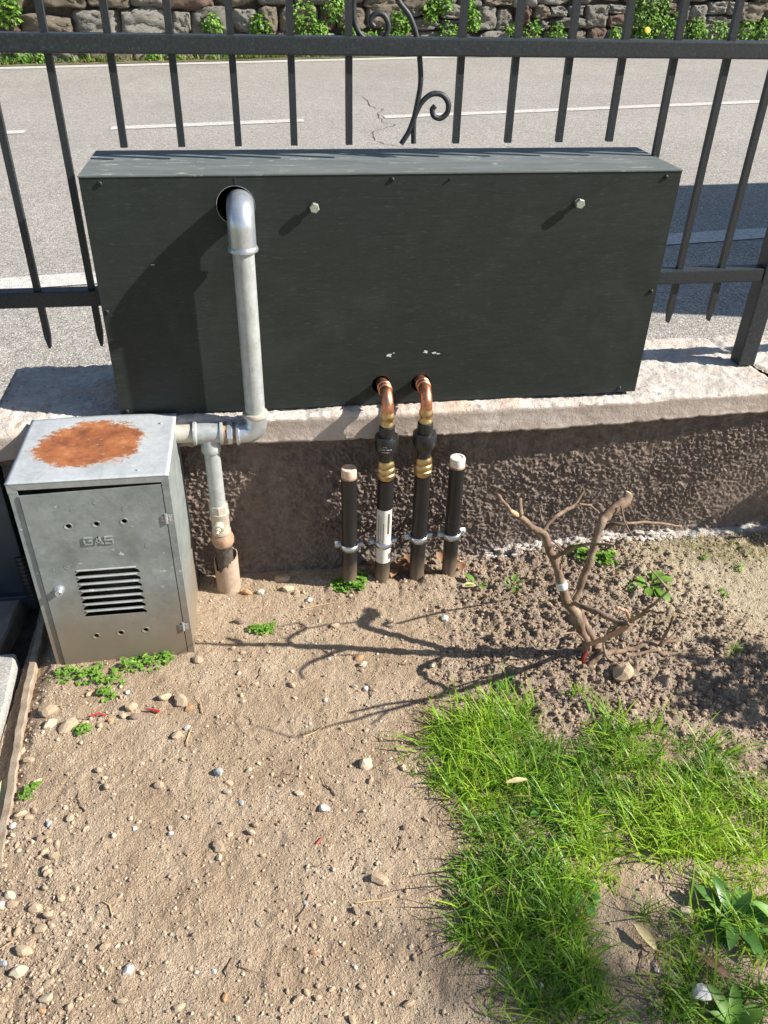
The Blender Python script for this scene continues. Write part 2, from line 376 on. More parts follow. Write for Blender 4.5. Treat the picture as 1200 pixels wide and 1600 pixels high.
def wstone(name, a, b, c_):
    n = NB(name, .9, 0, .25); oi = n.nt.nodes.new('ShaderNodeObjectInfo'); f = n.noise(9, 6, .7); h = n.noise(28, 6, .75)
    col = n.ramp(f, [(.3, a), (.5, b), (.72, c_)]); col = n.mix(.7, col, n.ramp(oi.outputs['Random'], [(0, (.7, .66, .6)), (.5, (1, .97, .93)), (1, (1.25, 1.22, 1.2))]), 'MULTIPLY')
    n.color(n.mix(.5, col, n.ramp(n.noise(60, 4, .75), [(.3, .6), (.7, 1.35)]), 'MULTIPLY')); n.bump(h, 1.0, .06); return n.m
M['ws1'] = wstone('wall_stone_brown', (.19, .155, .115), (.34, .29, .225), (.48, .43, .35))
M['ws2'] = wstone('wall_stone_grey', (.25, .235, .205), (.44, .42, .38), (.62, .6, .55))
M['ws3'] = wstone('wall_stone_red', (.18, .11, .08), (.29, .2, .16), (.4, .3, .25))
M['mortar'] = simple('wall_mortar', (.07, .055, .04), (.16, .13, .095), 12, .95, 0, .8, .02)
M['verge'] = simple('verge_soil', (.13, .11, .06), (.26, .22, .13), 14, .95, 0, .8, .02)
M['ground'] = simple('far_soil', (.12, .14, .05), (.24, .2, .13), 3, .95, 0, .6, .02)
n = NB('granite', .75, 0, .35); f = n.noise(300, 3, .6); k = n.noise(12, 4)
n.color(n.mix(.6, n.ramp(f, [(.3, (.20, .19, .175)), (.5, (.36, .345, .32)), (.7, (.52, .50, .47))]), n.ramp(k, [(.3, .8), (.7, 1.15)]), 'MULTIPLY')); n.bump(n.noise(120, 5, .7), .5, .002); M['granite'] = n.m
M['porphyry'] = simple('brown_slab_stone', (.20, .155, .125), (.33, .28, .235), 14, .8, 0, .5, .002, bscale=90)
M['edging'] = simple('edging_concrete', (.24, .18, .125), (.42, .335, .25), 45, .95, 0, .6, .002, bscale=160)
M['gutter'] = simple('gutter_dirt', (.04, .03, .022), (.12, .09, .07), 50, .95, 0, .8, .004)
M['postdark'] = simple('gate_post_paint', (.028, .038, .052), (.05, .062, .08), 18, .45, .1, .1)
M['conduit'] = simple('black_conduit', (.012, .012, .014), (.03, .03, .034), 60, .4)
M['van'] = simple('white_vehicle_paint', (.75, .76, .77), (.8, .8, .8), 3, .3, 0, .02)
M['glass'] = simple('dark_vehicle_glass', (.01, .012, .015), (.02, .025, .03), 5, .08, 0, 0)
M['mortarw'] = simple('lime_mortar', (.38, .34, .30), (.62, .58, .53), 60, .9, 0, .8, .003)
SHRUB = [[(0.8363,-0.345,-0.0079,0.0135),(0.8316,-0.345,0.0496,0.012),(0.8183,-0.345,0.0772,0.0119),(0.7974,-0.345,0.1298,0.0128),(0.7775,-0.345,0.1564,0.0115),(0.7585,-0.345,0.2028,0.0101),(0.7397,-0.345,0.2516,0.0094),(0.722,-0.345,0.2876,0.0087),(0.7117,-0.345,0.314,0.008),(0.6908,-0.345,0.3289,0.0074),(0.6683,-0.345,0.3515,0.0063),(0.6457,-0.345,0.3698,0.0047),(0.6194,-0.345,0.4065,0.0031)],[(0.8495,-0.345,0.0409,0.0084),(0.8449,-0.3433,0.0563,0.0096),(0.8282,-0.3417,0.0842,0.0107),(0.8038,-0.34,0.1309,0.0105)],[(0.788,-0.345,0.1431,0.0092),(0.7973,-0.3356,0.1659,0.0092),(0.8084,-0.3262,0.206,0.0091),(0.8198,-0.3169,0.2494,0.009),(0.8273,-0.3075,0.2935,0.01),(0.8386,-0.2981,0.3092,0.0112),(0.8614,-0.2888,0.32,0.0123),(0.8797,-0.2794,0.3245,0.0124),(0.8883,-0.27,0.3366,0.009)],[(0.6667,-0.348,0.3575,0.0063),(0.6662,-0.339,0.3654,0.0058),(0.6661,-0.33,0.3795,0.0058)],[(0.7083,-0.345,0.3222,0.0048),(0.7306,-0.3338,0.3399,0.0048),(0.7517,-0.3225,0.3435,0.0048),(0.774,-0.3113,0.3485,0.0043),(0.7885,-0.3,0.3673,0.0033)],[(0.777,-0.315,0.3495,0.0027),(0.8054,-0.3025,0.3363,0.0027),(0.8357,-0.29,0.3038,0.0028)],[(0.7322,-0.346,0.2614,0.0055),(0.7424,-0.372,0.2939,0.0053),(0.7513,-0.398,0.3258,0.0044),(0.7627,-0.424,0.3479,0.0037),(0.7849,-0.45,0.3615,0.003)],[(0.7442,-0.36,0.249,0.0022),(0.7416,-0.365,0.2628,0.0022),(0.7421,-0.37,0.2857,0.0021)],[(0.8453,-0.29,0.2768,0.0057),(0.8554,-0.3,0.2913,0.0051),(0.873,-0.31,0.2955,0.0045)],[(0.8789,-0.3,0.2921,0.0036),(0.9481,-0.27,0.2653,0.0035),(1.0265,-0.24,0.2304,0.003)],[(0.862,-0.3,0.3302,0.0024),(0.8686,-0.32,0.303,0.0022),(0.8886,-0.34,0.2731,0.002)],[(0.7743,-0.345,0.1461,0.0035),(0.7755,-0.372,0.1768,0.005),(0.7768,-0.399,0.1956,0.0066),(0.7989,-0.426,0.2009,0.007),(0.8247,-0.453,0.1992,0.0069),(0.8269,-0.48,0.2219,0.0062)],[(0.8257,-0.48,0.2276,0.0052),(0.8214,-0.52,0.285,0.0039),(0.8138,-0.56,0.3455,0.0028),(0.7976,-0.6,0.3962,0.0018)],[(0.8235,-0.52,0.2848,0.003),(0.8286,-0.56,0.3155,0.0024)],[(0.8353,-0.35,0.0539,0.006),(0.8288,-0.3933,0.1036,0.0069),(0.8387,-0.4367,0.1669,0.0071),(0.8266,-0.48,0.2234,0.0057)],[(0.8257,-0.48,0.2276,0.0041),(0.8015,-0.5,0.2697,0.004),(0.7733,-0.52,0.298,0.0029)],[(0.8407,-0.39,0.1115,0.0029),(0.821,-0.435,0.1732,0.0027),(0.8196,-0.48,0.22,0.0026)],[(0.8149,-0.375,-0.0054,0.006),(0.8497,-0.3638,0.0142,0.0078),(0.9027,-0.3525,0.0133,0.0073),(0.9578,-0.3413,0.0074,0.0062),(1.0293,-0.33,0.005,0.005)],[(0.9793,-0.345,0.0152,0.0049),(0.9834,-0.3525,0.0731,0.0042),(0.9811,-0.36,0.1167,0.0035)],[(0.9888,-0.345,0.0309,0.0025),(1.0511,-0.31,0.0581,0.0021)],[(0.9054,-0.36,0.0169,0.0049),(0.9834,-0.36,-0.0099,0.0043),(1.0411,-0.36,-0.0363,0.004),(1.0715,-0.36,-0.035,0.0038),(1.1004,-0.36,-0.0177,0.0031)],[(0.8557,-0.36,0.0658,0.003),(0.8629,-0.3675,0.0378,0.003),(0.8937,-0.375,0.0131,0.0027)],[(0.7563,-0.38,0.1151,0.0025),(0.7914,-0.365,0.1003,0.0029),(0.8212,-0.35,0.0637,0.003)],[(0.8311,-0.35,0.0197,0.0048),(0.8538,-0.355,0.0101,0.0049),(0.8737,-0.36,0.0158,0.0048)]]
PEBBLES = [(-0.148,-0.344,0.0359,'t'),(-0.138,-0.375,0.0287,'p'),(-0.107,-0.382,0.0363,'t'),(-0.083,-0.31,0.0149,'t'),(0.05,-0.335,0.0253,'t'),(0.081,-0.348,0.0331,'t'),(0.096,-0.366,0.0204,'o'),(-0.005,-0.355,0.0248,'t'),(-0.018,-0.369,0.0168,'t'),(-0.015,-0.314,0.0104,'w'),(-0.026,-0.325,0.0115,'t'),(-0.055,-0.386,0.0166,'t'),(-0.08,-0.377,0.0155,'t'),(-0.037,-0.377,0.0133,'o'),(0.002,-0.375,0.0201,'b'),(0.094,-0.411,0.0155,'w'),(0.079,-0.425,0.0219,'t'),(-0.176,-0.42,0.016,'t'),(-0.161,-0.443,0.019,'t'),(-0.139,-0.489,0.0165,'t'),(0.057,-0.525,0.0185,'t'),(-0.026,-0.518,0.0153,'t'),(-0.044,-0.482,0.0157,'t'),(-0.032,-0.498,0.0114,'p'),(-0.151,-0.55,0.0188,'t'),(-0.137,-0.556,0.0138,'t'),(-0.132,-0.545,0.0139,'t'),(-0.158,-0.569,0.0127,'w'),(-0.167,-0.555,0.0098,'w'),(-0.074,-0.567,0.0158,'t'),(-0.072,-0.584,0.0127,'p'),(-0.104,-0.574,0.0108,'g'),(0.018,-0.579,0.0079,'w'),(0.026,-0.599,0.0088,'w'),(-0.003,-0.611,0.0097,'w'),(0.078,-0.605,0.0108,'p'),(0.08,-0.616,0.0097,'w'),(-0.155,-0.586,0.0106,'p'),(-0.163,-0.594,0.0086,'w'),(-0.123,-0.602,0.0106,'p'),(-0.146,-0.602,0.0105,'t'),(-0.141,-0.612,0.0105,'p'),(-0.1,-0.605,0.0125,'t'),(-0.086,-0.61,0.0134,'t'),(-0.103,-0.621,0.0133,'t'),(-0.086,-0.631,0.0179,'t'),(-0.159,-0.636,0.0131,'t'),(-0.096,-0.651,0.0121,'t'),(-0.09,-0.657,0.0139,'t'),(-0.091,-0.681,0.0109,'t'),(-0.066,-0.699,0.0163,'t'),(-0.046,-0.688,0.0137,'t'),(-0.138,-0.684,0.0181,'p'),(-0.131,-0.698,0.0171,'t'),(-0.147,-0.697,0.0143,'w'),(-0.098,-0.708,0.0215,'t'),(-0.078,-0.722,0.0151,'t'),(-0.061,-0.721,0.0098,'t'),(-0.131,-0.732,0.0149,'t'),(-0.117,-0.738,0.0148,'t'),(-0.087,-0.739,0.0166,'t'),(-0.074,-0.734,0.0114,'t'),(-0.077,-0.753,0.0078,'w'),(-0.102,-0.77,0.0256,'t'),(-0.103,-0.795,0.0268,'p'),(-0.124,-0.781,0.0118,'g'),(-0.12,-0.753,0.0086,'t'),(-0.061,-0.815,0.0174,'t'),(-0.06,-0.835,0.0204,'p'),(0.005,-0.777,0.0155,'t'),(0.039,-0.814,0.0168,'w'),(0.055,-0.818,0.0101,'p'),(0.106,-0.87,0.0179,'t'),(0.034,-0.852,0.0155,'t'),(-0.115,-0.831,0.0098,'t'),(-0.063,-0.85,0.0113,'o'),(0.007,-0.751,0.0097,'t'),(0.02,-0.778,0.0078,'w'),(-0.019,-0.842,0.009,'t'),(-0.022,-0.735,0.0089,'p'),(0.149,-0.514,0.0188,'g'),(0.166,-0.535,0.0145,'t'),(0.165,-0.552,0.0153,'p'),(0.186,-0.575,0.0111,'g'),(0.277,-0.57,0.0153,'p'),(0.313,-0.603,0.0201,'w'),(0.3,-0.591,0.0081,'t'),(0.282,-0.52,0.0095,'t'),(0.39,-0.529,0.0318,'p'),(0.393,-0.561,0.0125,'t'),(0.337,-0.378,0.0104,'w'),(0.284,-0.363,0.0092,'p'),(0.19,-0.359,0.0115,'p'),(0.187,-0.345,0.0104,'t'),(0.393,-0.352,0.0129,'p'),(0.412,-0.359,0.014,'w'),(0.152,-0.648,0.024,'t'),(0.153,-0.664,0.0142,'p'),(0.208,-0.617,0.0128,'t'),(0.2,-0.628,0.0156,'p'),(0.198,-0.642,0.0106,'t'),(0.218,-0.668,0.0105,'t'),(0.168,-0.629,0.0107,'t'),(0.159,-0.608,0.0098,'t'),(0.394,-0.481,0.0109,'p'),(0.236,-0.526,0.0084,'t'),(0.199,-0.514,0.0126,'p'),(0.215,-0.503,0.0095,'p'),(0.279,-0.331,0.0153,'t'),(0.382,-0.732,0.027,'t'),(0.384,-0.707,0.0104,'w'),(0.119,-0.697,0.0102,'p'),(0.209,-0.773,0.0106,'p'),(0.172,-0.763,0.008,'t'),(0.283,-0.785,0.0115,'t'),(0.28,-0.821,0.0121,'o'),(0.268,-0.844,0.0102,'t'),(0.268,-0.873,0.0124,'t'),(0.256,-0.879,0.0164,'t'),(0.281,-0.881,0.0115,'t'),(0.243,-0.867,0.0091,'t'),(0.301,-0.872,0.01,'t'),(0.214,-0.868,0.0066,'w'),(0.164,-0.864,0.0132,'o'),(0.14,-0.884,0.0145,'t'),(0.234,-0.889,0.0081,'t'),(0.315,-0.905,0.0081,'t'),(0.322,-0.914,0.0137,'t'),(0.343,-0.773,0.0126,'b'),(0.343,-0.789,0.0098,'t'),(0.288,-0.828,0.0069,'p'),(0.274,-0.751,0.0091,'g'),(0.352,-0.888,0.0074,'p'),(0.373,-0.796,0.0106,'t'),(0.414,-0.297,0.0194,'p'),(0.409,-0.28,0.022,'o'),(0.543,-0.319,0.0157,'p'),(0.566,-0.393,0.014,'t'),(0.52,-0.405,0.0207,'b'),(0.593,-0.195,0.0181,'w'),(0.74,-0.051,0.0126,'w'),(0.888,-0.396,0.0455,'p'),(0.84,-0.372,0.0169,'t'),(0.859,-0.406,0.0107,'t'),(0.274,-0.025,0.0356,'t'),(0.286,-0.061,0.0296,'t'),(0.228,-0.066,0.0187,'w'),(0.327,-0.101,0.0159,'w'),(0.303,-0.077,0.0161,'t'),(0.317,-0.075,0.0121,'t'),(0.187,-0.15,0.0256,'b'),(0.203,-0.063,0.0241,'o'),(0.372,-0.187,0.0191,'t'),(0.191,-0.237,0.0123,'t'),(0.172,-0.224,0.0123,'t'),(0.107,-0.247,0.0218,'t'),(0.321,-0.232,0.0124,'t'),(0.343,-0.168,0.0116,'p'),(0.183,-0.291,0.0131,'p'),(0.213,-0.321,0.0141,'t'),(0.278,-0.331,0.0141,'t'),(1.111,-0.004,0.0235,'w'),(1.041,-0.032,0.0202,'p'),(1.203,-0.024,0.0176,'g'),(0.396,-0.905,0.0181,'t'),(0.434,-0.653,0.0138,'b'),(0.467,-0.552,0.0116,'t'),(0.45,-0.543,0.0148,'t'),(0.414,-0.846,0.0112,'t'),(0.403,-0.846,0.0077,'t'),(0.412,-0.833,0.0104,'w'),(0.469,-0.643,0.0119,'t'),(0.66,-0.858,0.014,'p'),(0.804,-0.839,0.0235,'p')]
GRASS_A = [(0.463,-0.529),(0.535,-0.448),(0.636,-0.416),(0.694,-0.462),(0.712,-0.549),(0.763,-0.549),(0.81,-0.484),(0.881,-0.529),(0.957,-0.567),(1.02,-0.602),(0.955,-0.682),(0.998,-0.723),(0.941,-0.822),(0.851,-0.763),(0.764,-0.752),(0.712,-0.77),(0.653,-0.811),(0.633,-0.881),(0.642,-0.962),(0.522,-0.945),(0.509,-0.863),(0.498,-0.818),(0.507,-0.722),(0.543,-0.65),(0.516,-0.587)]
GRASS_B = [(0.974,-0.764),(0.837,-1.004),(0.685,-0.983),(0.743,-0.929),(0.779,-0.892),(0.816,-0.834),(0.872,-0.802)]
SPOTS = [(0.418,-0.062),(0.227,-0.182),(-0.081,-0.393),(-0.147,-0.509),(-0.137,-0.246),(-0.093,-0.235),(-0.051,-0.289),(-0.022,-0.244),(0.024,-0.233),(0.685,-0.095),(0.755,-0.125),(1.043,-0.171),(0.956,-0.061),(0.98,-0.075),(1.185,-0.219),(1.12,-0.358),(1.208,-0.056),(0.846,-0.879),(0.836,-0.958),(0.743,-0.874),(-0.175,-0.525),(0.772,-0.947),(-0.059,-0.361),(0.037,-0.362),(0.298,-0.66),(0.671,-0.656),(0.691,-0.792),(0.545,-0.553),(1.082,-0.065)]
WEEDS = [(-2.32,0.52,0.181,260),(-2.29,-0.02,0.148,120),(-2.06,-0.02,0.115,80),(-0.79,-0.02,0.132,90),(-0.53,-0.02,0.115,90),(-0.07,0.36,0.115,110),(0.5,0.34,0.132,150),(-0.01,-0.04,0.082,40),(1.02,0.43,0.165,190),(1.21,0.29,0.115,110),(1.57,0.32,0.099,80),(1.37,0.55,0.132,110),(1.81,0.22,0.099,60),(2.21,0.39,0.132,160),(2.11,0.26,0.115,80),(2.58,0.55,0.132,120),(2.77,0.62,0.115,80),(2.83,0.28,0.132,100),(3.14,0.42,0.115,110),(3.11,0.56,0.082,60),(3.69,0.27,0.115,80),(3.95,0.29,0.132,100),(4.3,0.29,0.115,90),(5.57,0.54,0.28,420),(5.48,0.31,0.148,160),(5.94,0.35,0.165,180),(6.28,0.31,0.165,170),(6.62,0.31,0.132,110),(7.06,0.31,0.148,150),(7.3,0.34,0.132,110),(5.12,0.27,0.099,60),(0.73,-0.04,0.115,50),(0.41,-0.04,0.115,40),(1.04,-0.04,0.115,50)]

# parented children keep world coordinates
def link(o, parent=None):
    C.objects.link(o)
    if parent is not None:
        o.parent = parent
        if parent.type == 'EMPTY': o.matrix_parent_inverse = Matrix.Translation(-Vector(parent.location))
    return o

# ================================================================ SETTING
def height(x, y):
    x = np.asarray(x, float); y = np.asarray(y, float)
    cl = clod(x, y)
    h = .006*fbm(x, y, 6, 3, 3)
    h = h + .030*sst(.75, 1.35, x)*sst(-.30, .02, y) + .018*sst(.55, .9, x)*sst(-.55, -.2, y)*(1-sst(1.0, 1.3, x))
    h = h + .016*np.exp(-(((x-.60)/.05)**2+((y+.085)/.035)**2)) + .012*np.exp(-(((x-.46)/.05)**2+((y+.06)/.03)**2))
    h = h + .010*np.exp(-(((x-.90)/.08)**2+((y+.34)/.05)**2)) - .012*np.exp(-(((x-.83)/.05)**2+((y+.40)/.03)**2))
    h = h + .010*sst(.30, .1, x+0*y)*sst(-.10, 0, y)*.5
    h = h - .022*sst(-.155, -.205, x)*(1-.7*sst(-.6, -.9, y))
    h = h + (.0042+.012*cl)*np.abs(fbm(x, y, 26, 4, 11, .62))*1.6
    h = h + (.0017+.0035*cl)*fbm(x, y, 105, 3, 31, .75)
    return h
def clod(x, y):
    a = sst(.50, .72, x+.10*fbm(x, y, 5, 2, 77))*sst(-.62, -.42, y)*(1-sst(1.02, 1.22, x+.4*(y+.1)))
    b = sst(.25, .5, x)*sst(-.18, -.08, y)*.3
    c = .22*sst(.02, -.1, x)*sst(-.45, -.75, y)
    e = sst(.9, 1.1, x)*sst(-.30, -.42, y)*sst(-.75, -.6, y)*.6
    return np.clip(np.maximum.reduce([a, b, c, e]), 0, 1)
def pale(x, y): return np.clip(sst(.92, 1.12, x+.12*fbm(x, y, 7, 2, 5))*sst(-.42, -.24, y), 0, 1)
def hz(x, y): return float(height(np.array([x]), np.array([y]))[0])

def grid_faces(nx, ny):
    i = np.arange(nx-1)[:, None]*ny+np.arange(ny-1)[None, :]; i = i.ravel()
    return np.stack([i, i+ny, i+ny+1, i+1], 1)
xs = np.concatenate([np.arange(-.222, 1.55, .0032), np.linspace(1.56, 6, 60)])
ys = np.concatenate([np.linspace(-5, -1.12, 50), np.arange(-1.11, .012, .0032)])
X, Y = np.meshgrid(xs, ys, indexing='ij')
Z = height(X, Y)
soil = mk('garden_soil', np.stack([X.ravel(), Y.ravel(), Z.ravel()], 1), grid_faces(len(xs), len(ys)), M['soil'])
attr(soil, 'clod', clod(X, Y).ravel()); attr(soil, 'pale', pale(X, Y).ravel())
attr(soil, 'moss', (sst(1.02, 1.2, X)*sst(-.24, -.06, Y)*sst(-.1, .25, fbm(X, Y, 6, 3, 8))).ravel())
attr(soil, 'white', (sst(-.034, -.008, Y+.012*fbm(X, Y, 14, 3, 9))*sst(.66, .78, X)).ravel())
tag(soil, kind='structure')
# far ground: one sheet to the horizon, sloping with the road
gx = np.array([-150, -40, -10, 0, 10, 40, 150.]); gX, gY = np.meshgrid(gx, gx, indexing='ij')
gr = mk('ground', np.stack([gX.ravel(), gY.ravel(), .02*gX.ravel()-.16], 1), grid_faces(7, 7), M['ground']); tag(gr, kind='structure')

# road: sheet tilted 2 % (it climbs to the right)
def sheet(name, x0, x1, ya, yb, m, dz=0, nx=2, kind='structure', jag=0, parent=None):
    """ya, yb: functions of x"""
    X = np.linspace(x0, x1, nx); V = []
    for i, x in enumerate(X):
        a, b = ya(x), yb(x)
        if jag: a += jag*(random.random()-.5); b += jag*(random.random()-.5)
        V += [(x, a, .02*x+dz), (x, b, .02*x+dz)]
    F = [(2*i, 2*i+2, 2*i+3, 2*i+1) for i in range(nx-1)]
    return tag(mk(name, V, F, m, parent, smooth=False), kind=kind)
random.seed(4)
sheet('road', -40, 60, lambda x: .20, lambda x: 9.78+.09*x, M['asphalt'], 0)
sheet('road_marking', -30, 45, lambda x: 1.96+.068*x, lambda x: 2.11+.068*x, M['paint'], .004, 300, jag=.012)
for a, b in ((-6.6, -1.34), (-.74, .70), (1.34, 6.6), (9.5, 14.5)):
    sheet('road_marking', a, b, lambda x: 5.44+.098*x, lambda x: 5.58+.098*x, M['paint'], .004, 60, jag=.012)
sheet('road_marking', -30, 40, lambda x: 9.47+.09*x, lambda x: 9.68+.09*x, M['paint'], .004, 200, jag=.03)
sheet('verge', -30, 45, lambda x: 9.72+.09*x, lambda x: 10.3+.09*x, M['verge'], .007, 2)
def crack(P, wd):
    P = catmull(P, 5); V = []; n_ = len(P)
    for i, p in enumerate(P):
        x = p[0]+.03*(random.random()-.5); y = p[1]; ww = wd*(.4+random.random())
        V += [(x-ww, y, .02*x+.003), (x+ww, y, .02*x+.003)]
    return tag(mk('road_crack', V, [(2*i, 2*i+1, 2*i+3, 2*i+2) for i in range(n_-1)], M['crack'], None, False), kind='structure')
crack([(1.30, 6.75), (1.31, 6.6), (1.32, 6.13), (1.40, 6.02), (1.34, 5.9), (1.30, 5.45), (1.38, 5.3), (1.22, 5.1), (1.15, 4.94), (1.15, 4.65), (1.27, 4.48), (1.5, 4.3)], .0035)
crack([(-1.6, 4.9), (-1.1, 4.7), (-.8, 4.75)], .003)
crack([(2.0, 4.4), (2.1, 4.1), (2.0, 3.8)], .003)

# ---------------------------------------------------------------- garden wall with coping
gw = empty('garden_wall', (.6, .1, 0), 'low rough-cast wall under a pale stone coping below the fence', 'wall')
wx = np.arange(-.235, 1.72, .0021); wz = np.arange(-.03, .365, .0021)
WX, WZ = np.meshgrid(wx, wz, indexing='ij')
rd = 1-np.abs(fbm(WX+.012*fbm(WX, WZ, 40, 2, 51), WZ*1.05+.01*fbm(WX, WZ, 45, 2, 52), 104, 3, 41, .6))*2.9
rd = np.clip(rd, 0, 1)**1.5
amt = .55+.45*sst(-.25, .2, fbm(WX, WZ, 7, 2, 61)); amt = amt*(1-.8*np.exp(-(((WX-1.33)/.12)**2+((WZ-.10)/.06)**2)))*(1-.8*sst(.27, .33, WZ)*0)
rel = .0070*rd*amt+.0020*fbm(WX, WZ, 180, 2, 71)+.003*fbm(WX, WZ, 9, 2, 81)
foot = sst(.05, .0, WZ+.012*fbm(WX, WZ, 25, 2, 91)); rel = rel+.006*foot
F = grid_faces(len(wx), len(wz))[:, ::-1]
pf = mk('rough_cast_face', np.stack([WX.ravel(), (.010-rel).ravel(), WZ.ravel()], 1), F, M['render'], gw); attr(pf, 'foot', foot.ravel()*sst(.25, .8, WX.ravel()))
box('wall_core', -.235, 3.2, .012, .24, -.25, .36, M['render'], gw)
box('wall_face_end', 1.716, 3.2, .0, .0119, -.03, .36, M['render'], gw)

cy_x = [-.30, -.20, -.12, .05, .27, .42, .60, .97, 1.10, 1.20, 1.30, 1.6, 2.6]
cy_y = [-.042, -.036, -.024, -.019, -.020, -.026, -.029, -.020, -.016, -.013, -.008, -.004, 0]
def coping(x0, x1, seed):
    xs_ = np.arange(x0, x1+.0005, .0045); n_t, n_f = 62, 12
    prof = []     # (kind, t)
    for t in np.linspace(0, 1, n_t): prof.append((0, t))                 # top, back to front
    for t in np.linspace(0, 1, n_f+1)[1:]: prof.append((1, t))           # front, down
    prof.append((2, 1.)); prof.append((3, 1.))                           # underside back, back face
    V = []; MI = []
    fe = np.interp(xs_, cy_x, cy_y)+.0015*fbm(xs_, xs_*0, 7, 3, seed, .5)
    chip_ = .0035*np.clip(fbm(xs_, xs_*0+5, 30, 4, seed+1, .75)+.15, 0, 1)     # broken arris
    be = .262+.012*fbm(xs_, xs_*0+3, 9, 4, seed+3, .6)+.015*sst(.9, 1.2, xs_)
    zb = np.interp(xs_, [-.3, .27, .6, .8, 1.3, 2.6], [.3350, .3345, .336, .331, .338, .34])+.003*fbm(xs_, xs_*0+7, 11, 3, seed+5, .6)+.007*np.clip(fbm(xs_, xs_*0+9, 38, 4, seed+6, .8), 0, 1)
    endf = np.minimum(sst(x0, x0+.012, xs_), sst(x1, x1-.012, xs_)); 
    for i, x in enumerate(xs_):
        for k, t in prof:
            if k == 0:
                y = be[i]+(fe[i]-be[i])*t; z = .3885; e = min(t, 1-t)
                z -= .006*max(0, 1-(1-t)/.035)**2+chip_[i]*max(0, 1-(1-t)/.03)+.010*max(0, 1-t/.05)**2
            elif k == 1:
                y = fe[i]-.0015+.002*math.sin(t*3.1); zt_ = .3845-chip_[i]*1.2; z = zt_+(zb[i]-zt_)*t
            elif k == 2: y = .02; z = zb[i]+.004
            else: y = be[i]; z = .33
            V.append((x, y, z-.004*(1-endf[i])))
    V = np.array(V); m_ = len(prof)
    wsh = sst(1.02, 1.287, V[:, 0]) if x0 < 1 else 1-sst(1.35, 1.9, V[:, 0]); V[:, 0] += (.28-V[:, 1])*.18*wsh; K = np.tile([p[0] for p in prof], len(xs_))
    top = K == 0; fr = K == 1
    d = .0052*np.abs(fbm(V[:, 0], V[:, 1], 46, 4, seed+9, .7))*1.6+.0012*fbm(V[:, 0], V[:, 1], 160, 2, seed+19)+.004*fbm(V[:, 0], V[:, 1], 7, 3, seed+29)
    V[top, 2] += d[top]
    V[fr, 1] += (.0012*fbm(V[:, 0], V[:, 2]*1.6, 34, 4, seed+39, .65)+.004*sst(.62, .95, np.tile([p[1] if p[0] == 1 else 0 for p in prof], len(xs_)))*np.abs(fbm(V[:, 0], V[:, 2], 55, 3, seed+49)))[fr]
    # no rock poking through the box base
    inb = (V[:, 0] > -.01) & (V[:, 0] < 1.01) & (V[:, 1] > -.004) & (V[:, 1] < .2); V[inb & top, 2] = np.minimum(V[inb & top, 2], .3930)
    F = grid_faces(len(xs_), m_); MI = np.tile(np.array([0]*(n_t-1)+[1]*n_f+[1, 1]), len(xs_)-1)
    o = mk('coping_slab', V, F[:, ::-1], [M['cap_top'], M['cap_face']], gw, True, MI)
    # end caps
    return o
coping(-.238, 1.287, 200); coping(1.291, 2.8, 300)
V = []; 
box('slab_end', -.2375, -.236, -.03, .25, .343, .388, M['cap_face'], gw)
o = mk('mortar_joint', *lathe([(.006, 0), (.004, .012)], (1.345, .0, .362), (0, 0, 1), 8), M['mortarw'], gw)
# lime mortar lumps along the foot of the wall
def blob(r, seed, sub=2, jag=.3):
    bm = bmesh.new(); bmesh.ops.create_icosphere(bm, subdivisions=sub, radius=1); rs = np.random.RandomState(seed)
    P = np.array([v.co[:] for v in bm.verts]); dirs = rs.randn(13, 3); dirs /= np.linalg.norm(dirs, axis=1)[:, None]
    offs = .56+.36*rs.rand(13)
    sc = np.ones(len(P))
    for d_, o_ in zip(dirs, offs):
        dd = P @ d_; sc = np.where(dd*sc > o_, o_/np.maximum(dd, 1e-6), sc)
    P = P*sc[:, None]*(1+jag*.25*(rs.rand(len(P))-.5)[:, None])
    F = [tuple(v.index for v in f.verts) for f in bm.faces]; bm.free(); return P*r, F
rs = np.random.RandomState(12); parts = []
for i in range(260):
    x = rs.choice([rs.uniform(.70, .88), rs.uniform(.93, 1.6), rs.uniform(.2, .46)], p=[.2, .7, .1]); y = rs.normal(-.012, .007)
    if x > 1.0: y = rs.normal(-.016, .010)
    y = min(y, -.002); r = rs.uniform(.002, .006)*(2.0 if rs.rand() < .12 else 1)
    if fbm(np.array([x]), np.array([0.]), 9, 2, 33)[0] < -.05: continue
    P, Fc = blob(r, i, 1, .8); P = P*[rs.uniform(1, 2), 1, .5]+[x, y, hz(x, y)+r*.35]; parts.append((P, Fc))
V, F = merge(parts); tag(mk('mortar_rubble', V, F, M['mortarw'], None, False), 'white lime mortar crumbs along the foot of the rough-cast wall', 'rubble', kind='stuff')

